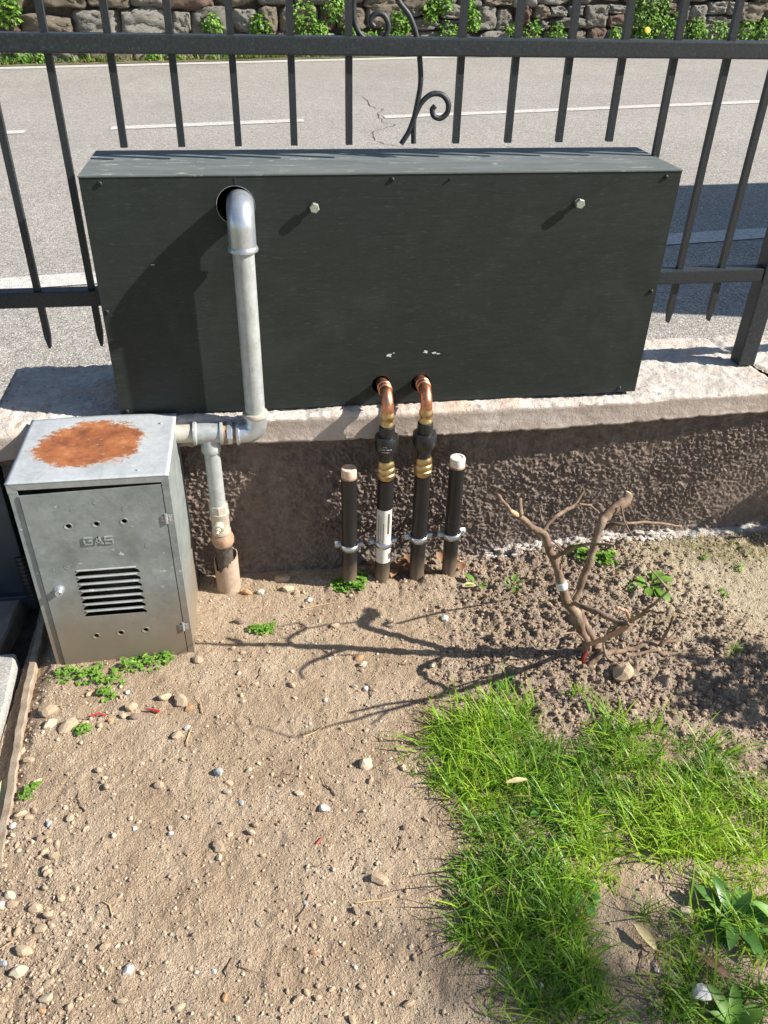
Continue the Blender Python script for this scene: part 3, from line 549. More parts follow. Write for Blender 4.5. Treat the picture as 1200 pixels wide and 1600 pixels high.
# ---------------------------------------------------------------- fence
fn = empty('fence', (.6, .12, .39), 'dark grey iron fence with square bars and a scroll, above the low wall', 'fence')
fy = .115
def fbox(name, x0, x1, y0, y1, z0, z1, bev=.0015): return box(name, x0, x1, y0, y1, z0, z1, M['iron'], fn, bev, 2)
fbox('top_rail', -3, 1.276, .099, .131, .972, .999, .003)
fbox('bottom_rail', -3, -.0005, .100, .130, .569, .597, .003)
fbox('bottom_rail', 1.0005, 1.276, .100, .130, .577, .604, .003)
fbox('top_rail', 1.314, 3, .099, .131, .976, 1.003, .003); fbox('bottom_rail', 1.314, 3, .100, .130, .579, .606, .003)
fbox('post', 1.2765, 1.3135, .0985, .1355, .393, 1.5, .003)
def bar(x, z0, z1, tip=True):
    h = .0056; V = []
    zt = z0+(.022 if tip else 0)
    V = [(x-h, fy-h, zt), (x+h, fy-h, zt), (x+h, fy+h, zt), (x-h, fy+h, zt), (x-h, fy-h, z1), (x+h, fy-h, z1), (x+h, fy+h, z1), (x-h, fy+h, z1)]
    F = [(4, 5, 6, 7), (0, 4, 7, 3), (1, 2, 6, 5), (0, 1, 5, 4), (2, 3, 7, 6)]
    if tip:
        V += [(x-.002, fy-h, z0), (x+.002, fy-h, z0), (x+.002, fy+h, z0), (x-.002, fy+h, z0)]
        F += [(8, 9, 1, 0), (10, 11, 3, 2), (8, 0, 3, 11), (9, 10, 2, 1), (8, 11, 10, 9)]
    else: F += [(3, 2, 1, 0)]
    o = mk('bar', V, F, M['iron'], fn, False); return o
bx0 = -.0332
for i in range(-18, 16):
    if i == 6: continue
    x = bx0+.094*i
    if 1.25 < x < 1.34: continue
    dx = {12: .004, 13: .0}.get(i, 0)
    if 1 <= i <= 10: bar(x, .8340+.0006*i, 1.40, False)
    else: bar(x+dx, .488+.0004*i, 1.40, True)
def scroll(P, r=.0050, name='scroll'):
    P = catmull([(x, fy, z) for x, z in P], 6); part(name, tube(P, r, 10), M['iron'], fn)
scroll([(.497, 1.085), (.516, 1.049), (.535, 1.028), (.548, 1.000), (.555, .967), (.558, .931), (.553, .897), (.549, .873), (.550, .838)], .0046)
scroll([(.528, .837), (.541, .857), (.552, .885), (.562, .903), (.578, .915), (.596, .914), (.607, .902), (.607, .887), (.596, .878), (.584, .881), (.580, .891), (.585, .897)], .0046)
scroll([(.470, 1.10), (.448, 1.06), (.445, 1.027), (.452, 1.006), (.466, .994), (.484, .990), (.497, 1.0), (.501, 1.014), (.495, 1.027), (.484, 1.031), (.475, 1.026), (.473, 1.018), (.478, 1.012)], .0046)

# ---------------------------------------------------------------- dark gate post, slabs, edging at the left
gp = empty('gate_post', (-.29, .02, 0), 'dark blue-grey square post at the left end of the low wall', 'post')
box('shaft', -.345, -.241, -.005, .072, -.02, 1.5, M['postdark'], gp, .004, 2)
box('base_plate', -.357, -.2405, -.02, .084, -.02, .004, M['postdark'], gp, .002)
def rough_slab(name, x0, x1, y0, y1, z0, z1, m, label, seed, skew=0):
    nx, ny = 40, 44; bm = bmesh.new(); bmesh.ops.create_cube(bm, size=1)
    bmesh.ops.subdivide_edges(bm, edges=bm.edges[:], cuts=14, use_grid_fill=True)
    P = np.array([v.co[:] for v in bm.verts])
    sh = 1-.012*np.sum(np.abs(P) > .49, axis=1)[:, None]**1.5*.5; P = P*sh
    W = np.stack([(x0+x1)/2+P[:, 0]*(x1-x0)+skew*P[:, 1], (y0+y1)/2+P[:, 1]*(y1-y0), (z0+z1)/2+P[:, 2]*(z1-z0)], 1)
    W[:, 2] += .0025*fbm(W[:, 0], W[:, 1], 14, 4, seed); W[:, 0] += .004*fbm(W[:, 1], W[:, 2], 18, 4, seed+5); W[:, 1] += .003*fbm(W[:, 0], W[:, 2], 18, 4, seed+7)
    for v, p in zip(bm.verts, W): v.co = p
    o = fin(bm, name, m, None, True); o.data.set_sharp_from_angle(angle=R0(50)); return tag(o, label, 'slab')
rough_slab('paving_slab', -.85, -.262, -.175, .10, -.09, -.004, M['porphyry'], 'brown stone slab in shade at the foot of the dark post', 400, .02)
rough_slab('paving_slab', -.80, -.222, -.66, -.185, -.09, .006, M['granite'], 'pale grey granite slab in sunlight beside the gutter gap', 410, -.012)
rough_slab('paving_slab', -.80, -.200, -1.3, -.68, -.09, .006, M['granite'], 'pale granite slab nearest the bottom left edge', 420, -.01)
gt = sheet('gutter_bed', -.9, -.15, lambda x: -2.2, lambda x: .2, M['gutter'], -.05, 2)
# narrow weathered edging between gap and soil
E_ = [(-.206, -.05), (-.202, -.15), (-.199, -.24), (-.192, -.35), (-.184, -.44), (-.174, -.56), (-.166, -.70), (-.14, -.95), (-.1, -1.3)]
P = catmull(E_, 8); V = []; F = []
for i, (x, y) in enumerate(P):
    j = .0007*math.sin(i*.9)+.0006*math.sin(i*2.3+1)
    for dx, z in ((-.0065+j, -.06), (-.0065+j, -.004), (-.005+j, -.001), (.006+j*1.5, .0005+j*.3), (.0075+j*1.5, -.003), (.0085, -.05)): V.append((x+dx, y, z))
for i in range(len(P)-1):
    for k in range(5): F.append((i*6+k, i*6+k+1, (i+1)*6+k+1, (i+1)*6+k))
tag(mk('edging_strip', V, F, M['edging'], None, False), 'weathered concrete edging strip between soil and gutter gap', 'edging')
# black corrugated conduit
pr = []
for i in range(26):
    z = -.02+i*.0045; pr.append((.0125 if i % 2 else .0100, z)); pr.append((.0125 if i % 2 else .0100, z+.003))
cd = part('conduit', lathe(pr, (-.2335, -.022, 0), (-.12, .25, 1), 16), M['conduit']); tag(cd, 'black corrugated conduit rising behind the gas cabinet', 'conduit')

# ---------------------------------------------------------------- stone wall across the road
sw = empty('stone_wall', (0, 10, 0), 'rough stone retaining wall on the far side of the road', 'wall')
def wy(x): return 10.02+.09*x
def rock(seed):
    bm = bmesh.new(); bmesh.ops.create_cube(bm, size=2); bmesh.ops.subdivide_edges(bm, edges=bm.edges[:], cuts=9, use_grid_fill=True)
    rs = np.random.RandomState(seed); P = np.array([v.co[:] for v in bm.verts]); e = 9.0
    nrm = (np.sum(np.abs(P)**e, 1))**(1/e); P = P/nrm[:, None]
    for _ in range(7):
        d_ = rs.randn(3)*[1, .8, 1]; d_ /= np.linalg.norm(d_); o_ = rs.uniform(.92, 1.25); dd = P @ d_; ex = np.maximum(dd-o_, 0); P = P-ex[:, None]*d_*.9
    P[:, 1] += .22*fbm(P[:, 0]*1.0+seed, P[:, 2]*1.0, 2.2, 4, seed, .6); P[:, 1] += .30*fbm(P[:, 0]+seed, P[:, 2], 4.5, 4, seed+8, .75); P[:, 0] += .09*fbm(P[:, 2]+seed, P[:, 1], 2.4, 3, seed+1); P[:, 2] += .10*fbm(P[:, 0]+seed, P[:, 1], 2.4, 3, seed+2)
    me = bpy.data.meshes.new('rock'); F = [tuple(v.index for v in f.verts) for f in bm.faces]; bm.free()
    me.from_pydata([tuple(p) for p in P], [], F); me.polygons.foreach_set('use_smooth', [True]*len(F)); return me
rocks = []
for k in range(24):
    me = rock(500+k); me.materials.append(M[['ws1', 'ws2', 'ws2', 'ws1', 'ws2', 'ws1', 'ws2', 'ws3'][k % 8]]); rocks.append(me)
rs = random.Random(77)
def put_stone(x0, x1, z0, z1):
    o = bpy.data.objects.new('stone', rs.choice(rocks)); link(o, sw); xm = (x0+x1)/2; g = .003
    z0 += .02*xm; z1 += .02*xm
    o.location = (xm, wy(xm)+.10+rs.uniform(-.02, .03), (z0+z1)/2)
    o.scale = ((x1-x0)/2-g, .16, (z1-z0)/2-g); o.rotation_euler = (0, rs.uniform(-.06, .06)+rs.choice([0, 0, math.pi]), R0(5))
# courses as overlapping irregular rows
zc = -.05; rows = [.30, .27, .33, .28, .34]
x_start = -5.6
for ri, hgt in enumerate(rows):
    x = x_start-rs.random()*.3; x_end = 12.2
    while x < x_end:
        big = x < -.6
        wdt = rs.uniform(.22, .52)*(1.6 if big else 1.0)
        a = zc+rs.uniform(-.03, .03); b = zc+hgt+rs.uniform(-.03, .03)
        if rs.random() < .22 and hgt > .26 and not big:
            m_ = (a+b)/2+rs.uniform(-.03, .03); put_stone(x, x+wdt, a, m_); 
            if wdt > .36:
                s_ = x+wdt*rs.uniform(.4, .6); put_stone(x, s_, m_, b); put_stone(s_, x+wdt, m_, b)
            else: put_stone(x, x+wdt, m_, b)
        else: put_stone(x, x+wdt, a, b)
        x += wdt
    zc += hgt
V = []
for x in (-30, 45): V += [(x, wy(x)+.09, .02*x-.2), (x, wy(x)+.09, .02*x+1.46), (x, wy(x)+.7, .02*x+1.46), (x, wy(x)+.7, .02*x-.2)]
mk('mortar_backing', V, [(0, 4, 5, 1), (1, 5, 6, 2), (2, 6, 7, 3)], M['mortar'], sw, False)

# ================================================================ METAL COVER BOX
ZB, ZT, D = .3955, .8145, .197
cv = empty('cover_box', (.5, .1, ZB), 'long dark green-grey sheet metal box mounted through the fence on the coping', 'box')
def cyl(x, z, r, y0, y1, seg=36): return lathe([(r, 0), (r, y1-y0)], (x, y0, z), (0, 1, 0), seg)
fp = box('front_panel', 0, 1, 0, .0018, ZB, ZT-.002, M['sheet'], cv)
boolean(fp, [cyl(.2385, .7665, .031, -.05, .05, 48), cyl(.4845, .4355, .0180, -.05, .05), cyl(.5605, .4345, .0185, -.05, .05)])
for x, z, r in ((.2385, .7665, .031),):
    part('hole_edge', lathe([(r-.0006, 0), (r-.0006, .0018), (r+.0003, .0020), (r+.0003, 0)], (x, .0012, z), (0, -1, 0), 40, False), M['galv_trim'], fp)
# top sheet: folded lip over the front
V = [(-.0012, -.0014, ZT), (1.0012, -.0014, ZT), (1.0, D, ZT), (0, D, ZT), (-.0012, -.0014, ZT-.0025), (1.0012, -.0014, ZT-.0025), (1.0, D, ZT-.0025), (0, D, ZT-.0025)]
bm = bmesh.new(); vs = [bm.verts.new(v) for v in V]
for f in [(0, 1, 2, 3), (7, 6, 5, 4), (0, 4, 5, 1), (1, 5, 6, 2), (2, 6, 7, 3), (3, 7, 4, 0)]: bm.faces.new([vs[i] for i in f])
bmesh.ops.bevel(bm, geom=bm.edges[:], offset=.0008, segments=2, affect='EDGES'); fin(bm, 'top_panel', M['sheet_top'], cv)
box('side_panel', .0003, .0018, .0022, D-.002, ZB, ZT-.003, M['sheet'], cv); box('side_panel', .9982, .9997, .0022, D-.002, ZB, ZT-.003, M['sheet'], cv)
box('back_panel', .002, .998, D-.0018, D-.0004, ZB, ZT-.003, M['sheet'], cv)
box('seam', .2405, .2413, -.0012, -.0004, .797, .8115, M['black_gap'], cv)
def screw(x, z, r=.0040):
    o = part('screw', lathe([(r, 0), (r, .0010), (r*.86, .0022), (r*.5, .0030), (.0014, .0031), (.0013, .0018), (.0001, .0018)], (x, 0, z), (0, -1, 0), 16), M['sheet'], cv); return o
for x, z in ((.031, .803), (.495, .804), (.9725, .803), (.0075, .595), (.9895, .601), (.965, .404), (.012, .405)): screw(x, z)
screw(.592, .8035, .0022)
def bolt(x, z):
    b = part('bolt', lathe([(.0042, 0), (.0042, .0075)], (x, 0, z), (0, -1, 0), 14), M['bolt'], cv)
    part('bolt_head', lathe([(.0085, 0), (.0085, .0055), (.0072, .0070), (.0001, .0070)], (x, -.0078, z), (0, -1, 0), 6), M['bolt'], b, False)
    part('washer', lathe([(.0062, 0), (.0062, .0015)], (x, 0, z), (0, -1, 0), 20), M['bolt'], b)
bolt(.3655, .7635); bolt(.8205, .7635)
# bare paint chips above the copper elbows
def chip(x, z, w_, h_, seed, y=-.0002, name='paint_chip'):
    r_ = random.Random(seed); n_ = 12; V = [(x, y, z)]
    for k in range(n_):
        a = 2*math.pi*k/n_; q = r_.uniform(.45, 1.1); V.append((x+w_*q*math.cos(a), y, z+h_*q*math.sin(a)))
    mk(name, V, [(0, 1+(k+1) % n_, 1+k) for k in range(n_)], M['scuff'], cv, False)
chip(.498, .494, .006, .0045, 1); chip(.5065, .4985, .0018, .0015, 2); chip(.5665, .4985, .006, .0035, 3); chip(.584, .496, .0055, .003, 4); chip(.591, .4935, .005, .0013, 5)
chip(.094, .6735, .004, .0008, 6)
# warm scorch on the sheet above each copper elbow is left to the metal's own reflection

# ================================================================ GAS METER CABINET
gc = empty('gas_cabinet', (-.03, -.12, 0), 'galvanised gas meter cabinet with a rust patch on its lid', 'cabinet')
GX0, GX1, GY0, GY1, GZ = -.1535, .0995, -.224, -.010, .4005
# shell: left, right, back, front frame strips
box('side_panel', GX0, GX0+.0015, GY0+.0016, GY1, -.02, GZ-.003, M['galv'], gc)
box('side_panel', GX1-.0015, GX1, GY0+.0016, GY1, -.02, GZ-.003, M['galv'], gc)
box('back_panel', GX0+.002, GX1-.002, GY1-.0015, GY1, -.02, GZ-.003, M['galv'], gc)
box('frame_strip', GX0, GX0+.0150, GY0, GY0+.0014, -.02, GZ-.0165, M['galv'], gc, .0004)
box('frame_strip', GX1-.0122, GX1, GY0, GY0+.0014, -.02, GZ-.0165, M['galv'], gc, .0004)
# mitred top flange
V = [(GX0-.0006, GY0-.0008, GZ-.0008), (GX1+.0006, GY0-.0008, GZ-.0008), (GX1-.0122, GY0-.0008, GZ-.0135), (GX0+.0150, GY0-.0008, GZ-.0135)]
V += [(x, GY0+.0004, z) for x, _, z in V]
part('top_flange', (V, [(0, 3, 2, 1), (4, 5, 6, 7), (0, 4, 7, 3), (1, 2, 6, 5), (2, 3, 7, 6), (0, 1, 5, 4)]), M['galv_trim'], gc, False)
V = [(GX0-.0004, GY0-.0005, GZ-.0012), (GX0+.0147, GY0-.0005, GZ-.0138), (GX0+.0147, GY0-.0005, GZ-.019), (GX0-.0004, GY0-.0005, GZ-.019)]
V += [(x, GY0+.0003, z) for x, _, z in V]; part('corner_tab', (V, [(0, 3, 2, 1), (4, 5, 6, 7), (0, 4, 7, 3), (1, 2, 6, 5), (2, 3, 7, 6), (0, 1, 5, 4)]), M['galv_trim'], gc, False)
V = [(GX1+.0004, GY0-.0005, GZ-.0012), (GX1-.012, GY0-.0005, GZ-.0138), (GX1-.012, GY0-.0005, GZ-.02), (GX1+.0004, GY0-.0005, GZ-.02)]
V += [(x, GY0+.0003, z) for x, _, z in V]; part('corner_tab', (V, [(0, 1, 2, 3), (7, 6, 5, 4), (0, 3, 7, 4), (1, 5, 6, 2), (2, 6, 7, 3), (0, 4, 5, 1)]), M['galv'], gc, False)
# slightly domed lid
lx = np.linspace(GX0-.0015, GX1+.0015, 40); ly = np.linspace(GY0-.0012, GY1+.001, 30); LX, LY = np.meshgrid(lx, ly, indexing='ij')
LZ = GZ+.0025*np.sin((LX-GX0)/(GX1-GX0)*math.pi)*sst(GY0, GY0+.05, LY)*sst(-.03, -.09, LY)*0+.0018*fbm(LX, LY, 12, 2, 88)*np.minimum(sst(lx[0], lx[0]+.02, LX), sst(lx[-1], lx[-1]-.02, LX))*np.minimum(sst(ly[0], ly[0]+.02, LY), sst(ly[-1], ly[-1]-.01, LY))
LZ = LZ+.003*np.sin((LX-GX0)/(GX1-GX0)*math.pi)*sst(-.09, GY1, LY)
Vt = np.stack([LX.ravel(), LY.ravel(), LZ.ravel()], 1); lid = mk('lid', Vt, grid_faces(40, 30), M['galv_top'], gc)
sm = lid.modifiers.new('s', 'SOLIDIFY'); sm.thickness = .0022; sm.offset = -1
for x, y in ((.05, -.205), (.0, -.03), (.075, -.045)):
    part('rivet', lathe([(.0030, 0), (.0026, .0007), (.0001, .0008)], (x, y, GZ+.0005), (0, 0, 1), 12), M['galv_pipe'], lid)
# door with real openings
DX0, DX1, DZ0 = -.1372, .0862, -.012
dy0, dy1 = GY0-.0028, GY0-.0012
V = [(DX0, dy0, DZ0), (DX1, dy0, DZ0), (DX1, dy0, .3835), (DX0, dy0, .3775), (DX0, dy1, DZ0), (DX1, dy1, DZ0), (DX1, dy1, .3835), (DX0, dy1, .3775)]
door = mk('door', V, [(0, 1, 2, 3), (7, 6, 5, 4), (0, 4, 5, 1), (1, 5, 6, 2), (2, 6, 7, 3), (3, 7, 4, 0)], M['galv'], gc, False)
cut = []
for k in range(7):
    z = .2105-.0155*k; hh = .0052; x0 = -.0825; x1 = .0278; V = []
    poly = [(x0, z-hh), (x1-.003, z-hh), (x1, z-hh+.001), (x1-.002, z+.001), (x1-.008, z+hh), (x0+.010, z+hh), (x0+.003, z+.001)]
    V = [(x, -.26, q) for x, q in poly]+[(x, -.20, q) for x, q in poly]; n_ = len(poly)
    cut.append((V, [tuple(range(n_)), tuple(range(2*n_-1, n_-1, -1))]+[(i, n_+i, n_+(i+1) % n_, (i+1) % n_) for i in range(n_)]))
holes = [(-.0731, .3125), (-.0277, .3135), (.0175, .3154), (-.0704, .0655), (-.0264, .0680), (.0187, .0700)]
for x, z in holes: cut.append(cyl(x, z, .0042, -.25, -.20, 20))
boolean(door, cut)
for k in range(7):       # pressed louvre hood above each slot
    z = .2105-.0155*k+.0040; x0, x1 = -.074, .021; V = []; nn = 7
    for i in range(nn+1):
        a = i/nn*math.pi/2
        for x in (x0-.004*math.cos(a), x1+.002*math.cos(a)): V.append((x, dy0-.0016*math.sin(a*1.6)+.0002, z+.0056-.0036*i/nn))
    o = mk('louvre', V, [(2*i, 2*i+1, 2*i+3, 2*i+2) for i in range(nn)], M['galv_pipe'], door)
for x, z in holes:
    part('hole_rim', lathe([(.0072, 0), (.0066, .0006), (.0050, .0001), (.0043, -.0008)], (x, dy0, z), (0, -1, 0), 24, False), M['galv'], door)
# cabinet inside: meter body seen dark through the louvres
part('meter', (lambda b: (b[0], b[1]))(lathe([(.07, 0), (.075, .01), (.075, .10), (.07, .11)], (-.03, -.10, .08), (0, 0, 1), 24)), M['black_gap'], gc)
# pressed letters G A S
def strokes(L, dx, sc, z0):
    for x0, x1, z0_, z1_ in L: yield (dx+x0*sc, dx+x1*sc, z0+z0_*sc, z0+z1_*sc)
def letter(name, polys):
    V = []; F = []
    for P in polys:
        b = len(V); n_ = len(P)
        cx = sum(p[0] for p in P)/n_; cz = sum(p[1] for p in P)/n_
        V += [(x, dy0+.0002, z) for x, z in P]+[(x, dy0-.0020, z) for x, z in P]
        F += [tuple(b+n_+i for i in range(n_))]+[(b+i, b+(i+1) % n_, b+n_+(i+1) % n_, b+n_+i) for i in range(n_)]
    bm = bmesh.new(); vs = [bm.verts.new(v) for v in V]
    for f in F: bm.faces.new([vs[i] for i in f])
    fin(bm, name, M['galv_trim'], door)
def rc(x0, x1, z0, z1): return [(x0, z0), (x1, z0), (x1, z1), (x0, z1)]
lw, lh, t_ = .0142, .0152, .0024; zb = .2725
xg = -.0545
letter('letter_g', [rc(xg, xg+t_, zb+.001, zb+lh-.001), rc(xg+.0008, xg+lw, zb+lh-t_, zb+lh), rc(xg+.0008, xg+lw, zb, zb+t_), rc(xg+lw-t_, xg+lw, zb+t_, zb+.0086), rc(xg+.0070, xg+lw-t_, zb+.0062, zb+.0086)])
xa = xg+.0172
letter('letter_a', [[(xa, zb), (xa+.0034, zb), (xa+.0088, zb+lh), (xa+.0056, zb+lh)], [(xa+.0114, zb), (xa+.0148, zb), (xa+.0092, zb+lh), (xa+.0060, zb+lh)], rc(xa+.0035, xa+.0112, zb+.0030, zb+.0055)])
xs_ = xa+.0172
letter('letter_s', [rc(xs_, xs_+lw, zb+lh-t_, zb+lh), rc(xs_, xs_+t_, zb+.0088, zb+lh-t_), rc(xs_, xs_+lw, zb+.0064, zb+.0088), rc(xs_+lw-t_, xs_+lw, zb+t_, zb+.0064), rc(xs_, xs_+lw, zb, zb+t_)])
# lock and small round stamp
lk = part('lock', lathe([(.0090, 0), (.0090, .0010), (.0066, .0012), (.0066, .0120), (.0056, .0132), (.0036, .0132), (.0034, .0112), (.0001, .0112)], (-.1123, dy0, .1805), (0, -1, 0), 24), M['zinc'], door)
part('lock_core', lathe([(.0022, .0112), (.0022, .0128), (.0001, .0128)], (-.1123, dy0, .1805), (0, -1, 0), 3), M['zinc'], lk, False)
part('stamp', lathe([(.0066, 0), (.0066, .0005), (.0056, .0005), (.0056, .0001), (.0032, .0001), (.0032, .0005), (.0001, .0006)], (-.0888, dy0, .2292), (0, -1, 0), 24), M['galv_trim'], door)
for k, (x, z) in enumerate([(-.06, .345), (.022, .341), (.028, .232), (-.022, .357), (.048, .262)]):
    part('stamp', lathe([(.0045, 0), (.0045, .0004), (.0036, .0004), (.0001, .0003)], (x, dy0, z), (0, -1, 0), 18), M['galv'], door)
def hinge(z):
    hg = part('hinge', lathe([(.0024, -.0095), (.0024, .0095)], (.0868, dy0-.0012, z), (0, 0, 1), 12), M['zinc'], door)
    box('hinge_leaf', .0778, .0868, dy0-.0012, dy0-.0002, z-.0055, z+.0055, M['galv_trim'], door, .0003)
    box('hinge_leaf', .0868, .0962, dy0-.0014, dy0-.0004, z-.0075, z+.0075, M['galv_trim'], door, .0003)
    for x in (.081, .0925):
        for q in (-.0035, .0035): part('rivet', lathe([(.0016, 0), (.0013, .0009), (.0001, .0010)], (x, dy0-.0011, z+q), (0, -1, 0), 10), M['zinc'], door)
hinge(.3160); hinge(.0715)

# ================================================================ GAS PIPE
PY = -.043
gp_ = empty('gas_pipe', (.1605, PY, .07), 'galvanised gas pipe from the cabinet up into the round hole of the box', 'pipe')
xr = .2455
def arc(c, r, a0, a1, u, v, n=12):
    c = Vector(c); u = Vector(u); v = Vector(v)
    return [tuple(c+u*(r*math.cos(a0+(a1-a0)*i/n))+v*(r*math.sin(a0+(a1-a0)*i/n))) for i in range(n+1)]
part('riser', tube([(xr, PY, .385), (xr, PY, .55), (xr, PY, .735)], .0178, 32), M['galv_pipe'], gp_)
# upper elbow turning into the hole
P = [(xr, PY, .7155)]+arc((xr, PY+.020, .760), .020, math.pi, math.pi/2, (0, 1, 0), (0, 0, 1), 12)+[(xr, .004, .780), (xr, .05, .780)]
P = [(xr, PY, .7165), (xr, PY, .735)]+arc((xr, PY+.028, .7500), .028, math.pi, math.pi/2, (0, 1, 0), (0, 0, 1), 14)[0:]+[(xr, .008, .778)]
# centre line drops a little so the crown stays inside the hole
P = [(a, b, c-.0085) for a, b, c in P]
ue = part('upper_elbow', tube(P, [.0222]*len(P), 32), M['zinc'], gp_)
part('bead', lathe([(.0215, -.002), (.0245, 0), (.0250, .003), (.0240, .006), (.0215, .0085)], (xr, PY, .7065), (0, 0, 1), 32), M['zinc'], ue)
part('mould_line', tube([(a, b-.0210 if i < 3 else b-.0212*math.cos((i-2)/15*math.pi/2), c+(0 if i < 3 else .0212*math.sin((i-2)/15*math.pi/2))) for i, (a, b, c) in enumerate(P[:-1])], .0008, 6), M['zinc'], ue)
# lower elbow
P = [(xr, PY, .408), (xr, PY, .397)]+arc((xr-.021, PY, .393), .021, 0, -math.pi/2, (1, 0, 0), (0, 0, 1), 12)+[(.212, PY, .372)]
le = part('lower_elbow', tube(P, .0205, 32), M['zinc'], gp_)
part('bead', lathe([(.0200, -.001), (.0232, .0005), (.0238, .004), (.0225, .007), (.018, .0085)], (xr, PY, .406), (0, 0, 1), 32), M['valve'], le)
part('bead', lathe([(.0200, -.001), (.0232, .0005), (.0236, .003), (.0225, .0055), (.017, .0068)], (.2135, PY, .372), (-1, 0, 0), 32), M['zinc'], le)
part('nipple', lathe([(.0172, 0), (.0172, .03)], (.180, PY, .372), (1, 0, 0), 28), M['rust'], gp_)
part('union_nut', lathe([(.0195, 0), (.0212, .0015), (.0212, .0085), (.0195, .010)], (.1915, PY, .372), (1, 0, 0), 8), M['zinc'], gp_, False)
te = part('tee', lathe([(.0195, 0), (.0220, .0006), (.0220, .005), (.0190, .0075), (.0188, .046), (.0220, .049), (.0220, .0535), (.0195, .054)], (.1300, PY, .3745), (1, 0, -.02), 32), M['galv_pipe'], gp_)
part('tee_branch', lathe([(.0165, 0), (.0182, .003), (.0186, .011), (.0172, .0145), (.0165, .040)], (.1590, PY, .3345), (0, 0, 1), 28), M['galv_pipe'], te)
part('stub', lathe([(.0168, 0), (.0168, .05)], (.083, PY, .3755), (1, 0, 0), 28), M['stub'], gp_)
part('drop_pipe', tube([(.1605, PY, .215), (.1595, PY, .34)], .0148, 28), M['galv_pipe'], gp_)
vb = part('ball_valve', lathe([(.0158, .000), (.0180, .001), (.0180, .017), (.0170, .019)], (.1610, PY, .1985), (0, 0, 1), 8), M['valve'], gp_, False)
part('valve_body', lathe([(.0150, -.006), (.0186, -.003), (.0188, .002), (.0168, .006), (.0175, .020), (.0176, .036), (.0190, .040), (.0190, .046), (.016, .048)], (.1612, PY, .1530), (0, 0, 1), 28), M['valve'], vb)
part('valve_stem', lathe([(.0105, 0), (.0105, .012), (.0085, .014), (.0060, .014), (.0060, .020), (.0035, .020), (.0035, .027), (.0001, .027)], (.1590, PY-.012, .1760), (-.15, -1, -.25), 20), M['valve'], vb)
part('coupling', lathe([(.0150, 0), (.0190, .004), (.0222, .011), (.0226, .019), (.0205, .027), (.0160, .032), (.0165, .036)], (.1620, PY, .1155), (0, 0, 1), 28), M['rust'], gp_)
part('buried_pipe', lathe([(.0165, 0), (.0168, .05), (.0172, .075), (.0180, .080)], (.1622, PY, .038), (0, 0, 1), 24), M['black_gap'], gp_)
# broken-topped steel sleeve around the pipe where it enters the soil
slv = (.1632, -.036); V = []; seg = 48; rsn = random.Random(3)
tops = [.082+.008*math.sin(k/seg*2*math.pi+1.0)+rsn.uniform(-.002, .002)-(.018 if 27 < k < 34 else 0)-(.008 if 33 < k < 38 else 0) for k in range(seg)]
for rr, inner in ((.0245, 0), (.0228, 1)):
    for k in range(seg):
        a = 2*math.pi*k/seg; V.append((slv[0]+rr*math.cos(a), slv[1]+rr*math.sin(a), -.03)); V.append((slv[0]+rr*math.cos(a), slv[1]+rr*math.sin(a), tops[k]))
F = []
for k in range(seg):
    q = (k+1) % seg; F.append((2*k, 2*q, 2*q+1, 2*k+1)); F.append((2*seg+2*q, 2*seg+2*k, 2*seg+2*k+1, 2*seg+2*q+1)); F.append((2*k+1, 2*q+1, 2*seg+2*q+1, 2*seg+2*k+1))
tag(part('pipe_sleeve', (V, F), M['sleeve']), 'dusty brown steel sleeve with a broken rim around the foot of the gas pipe', 'sleeve')

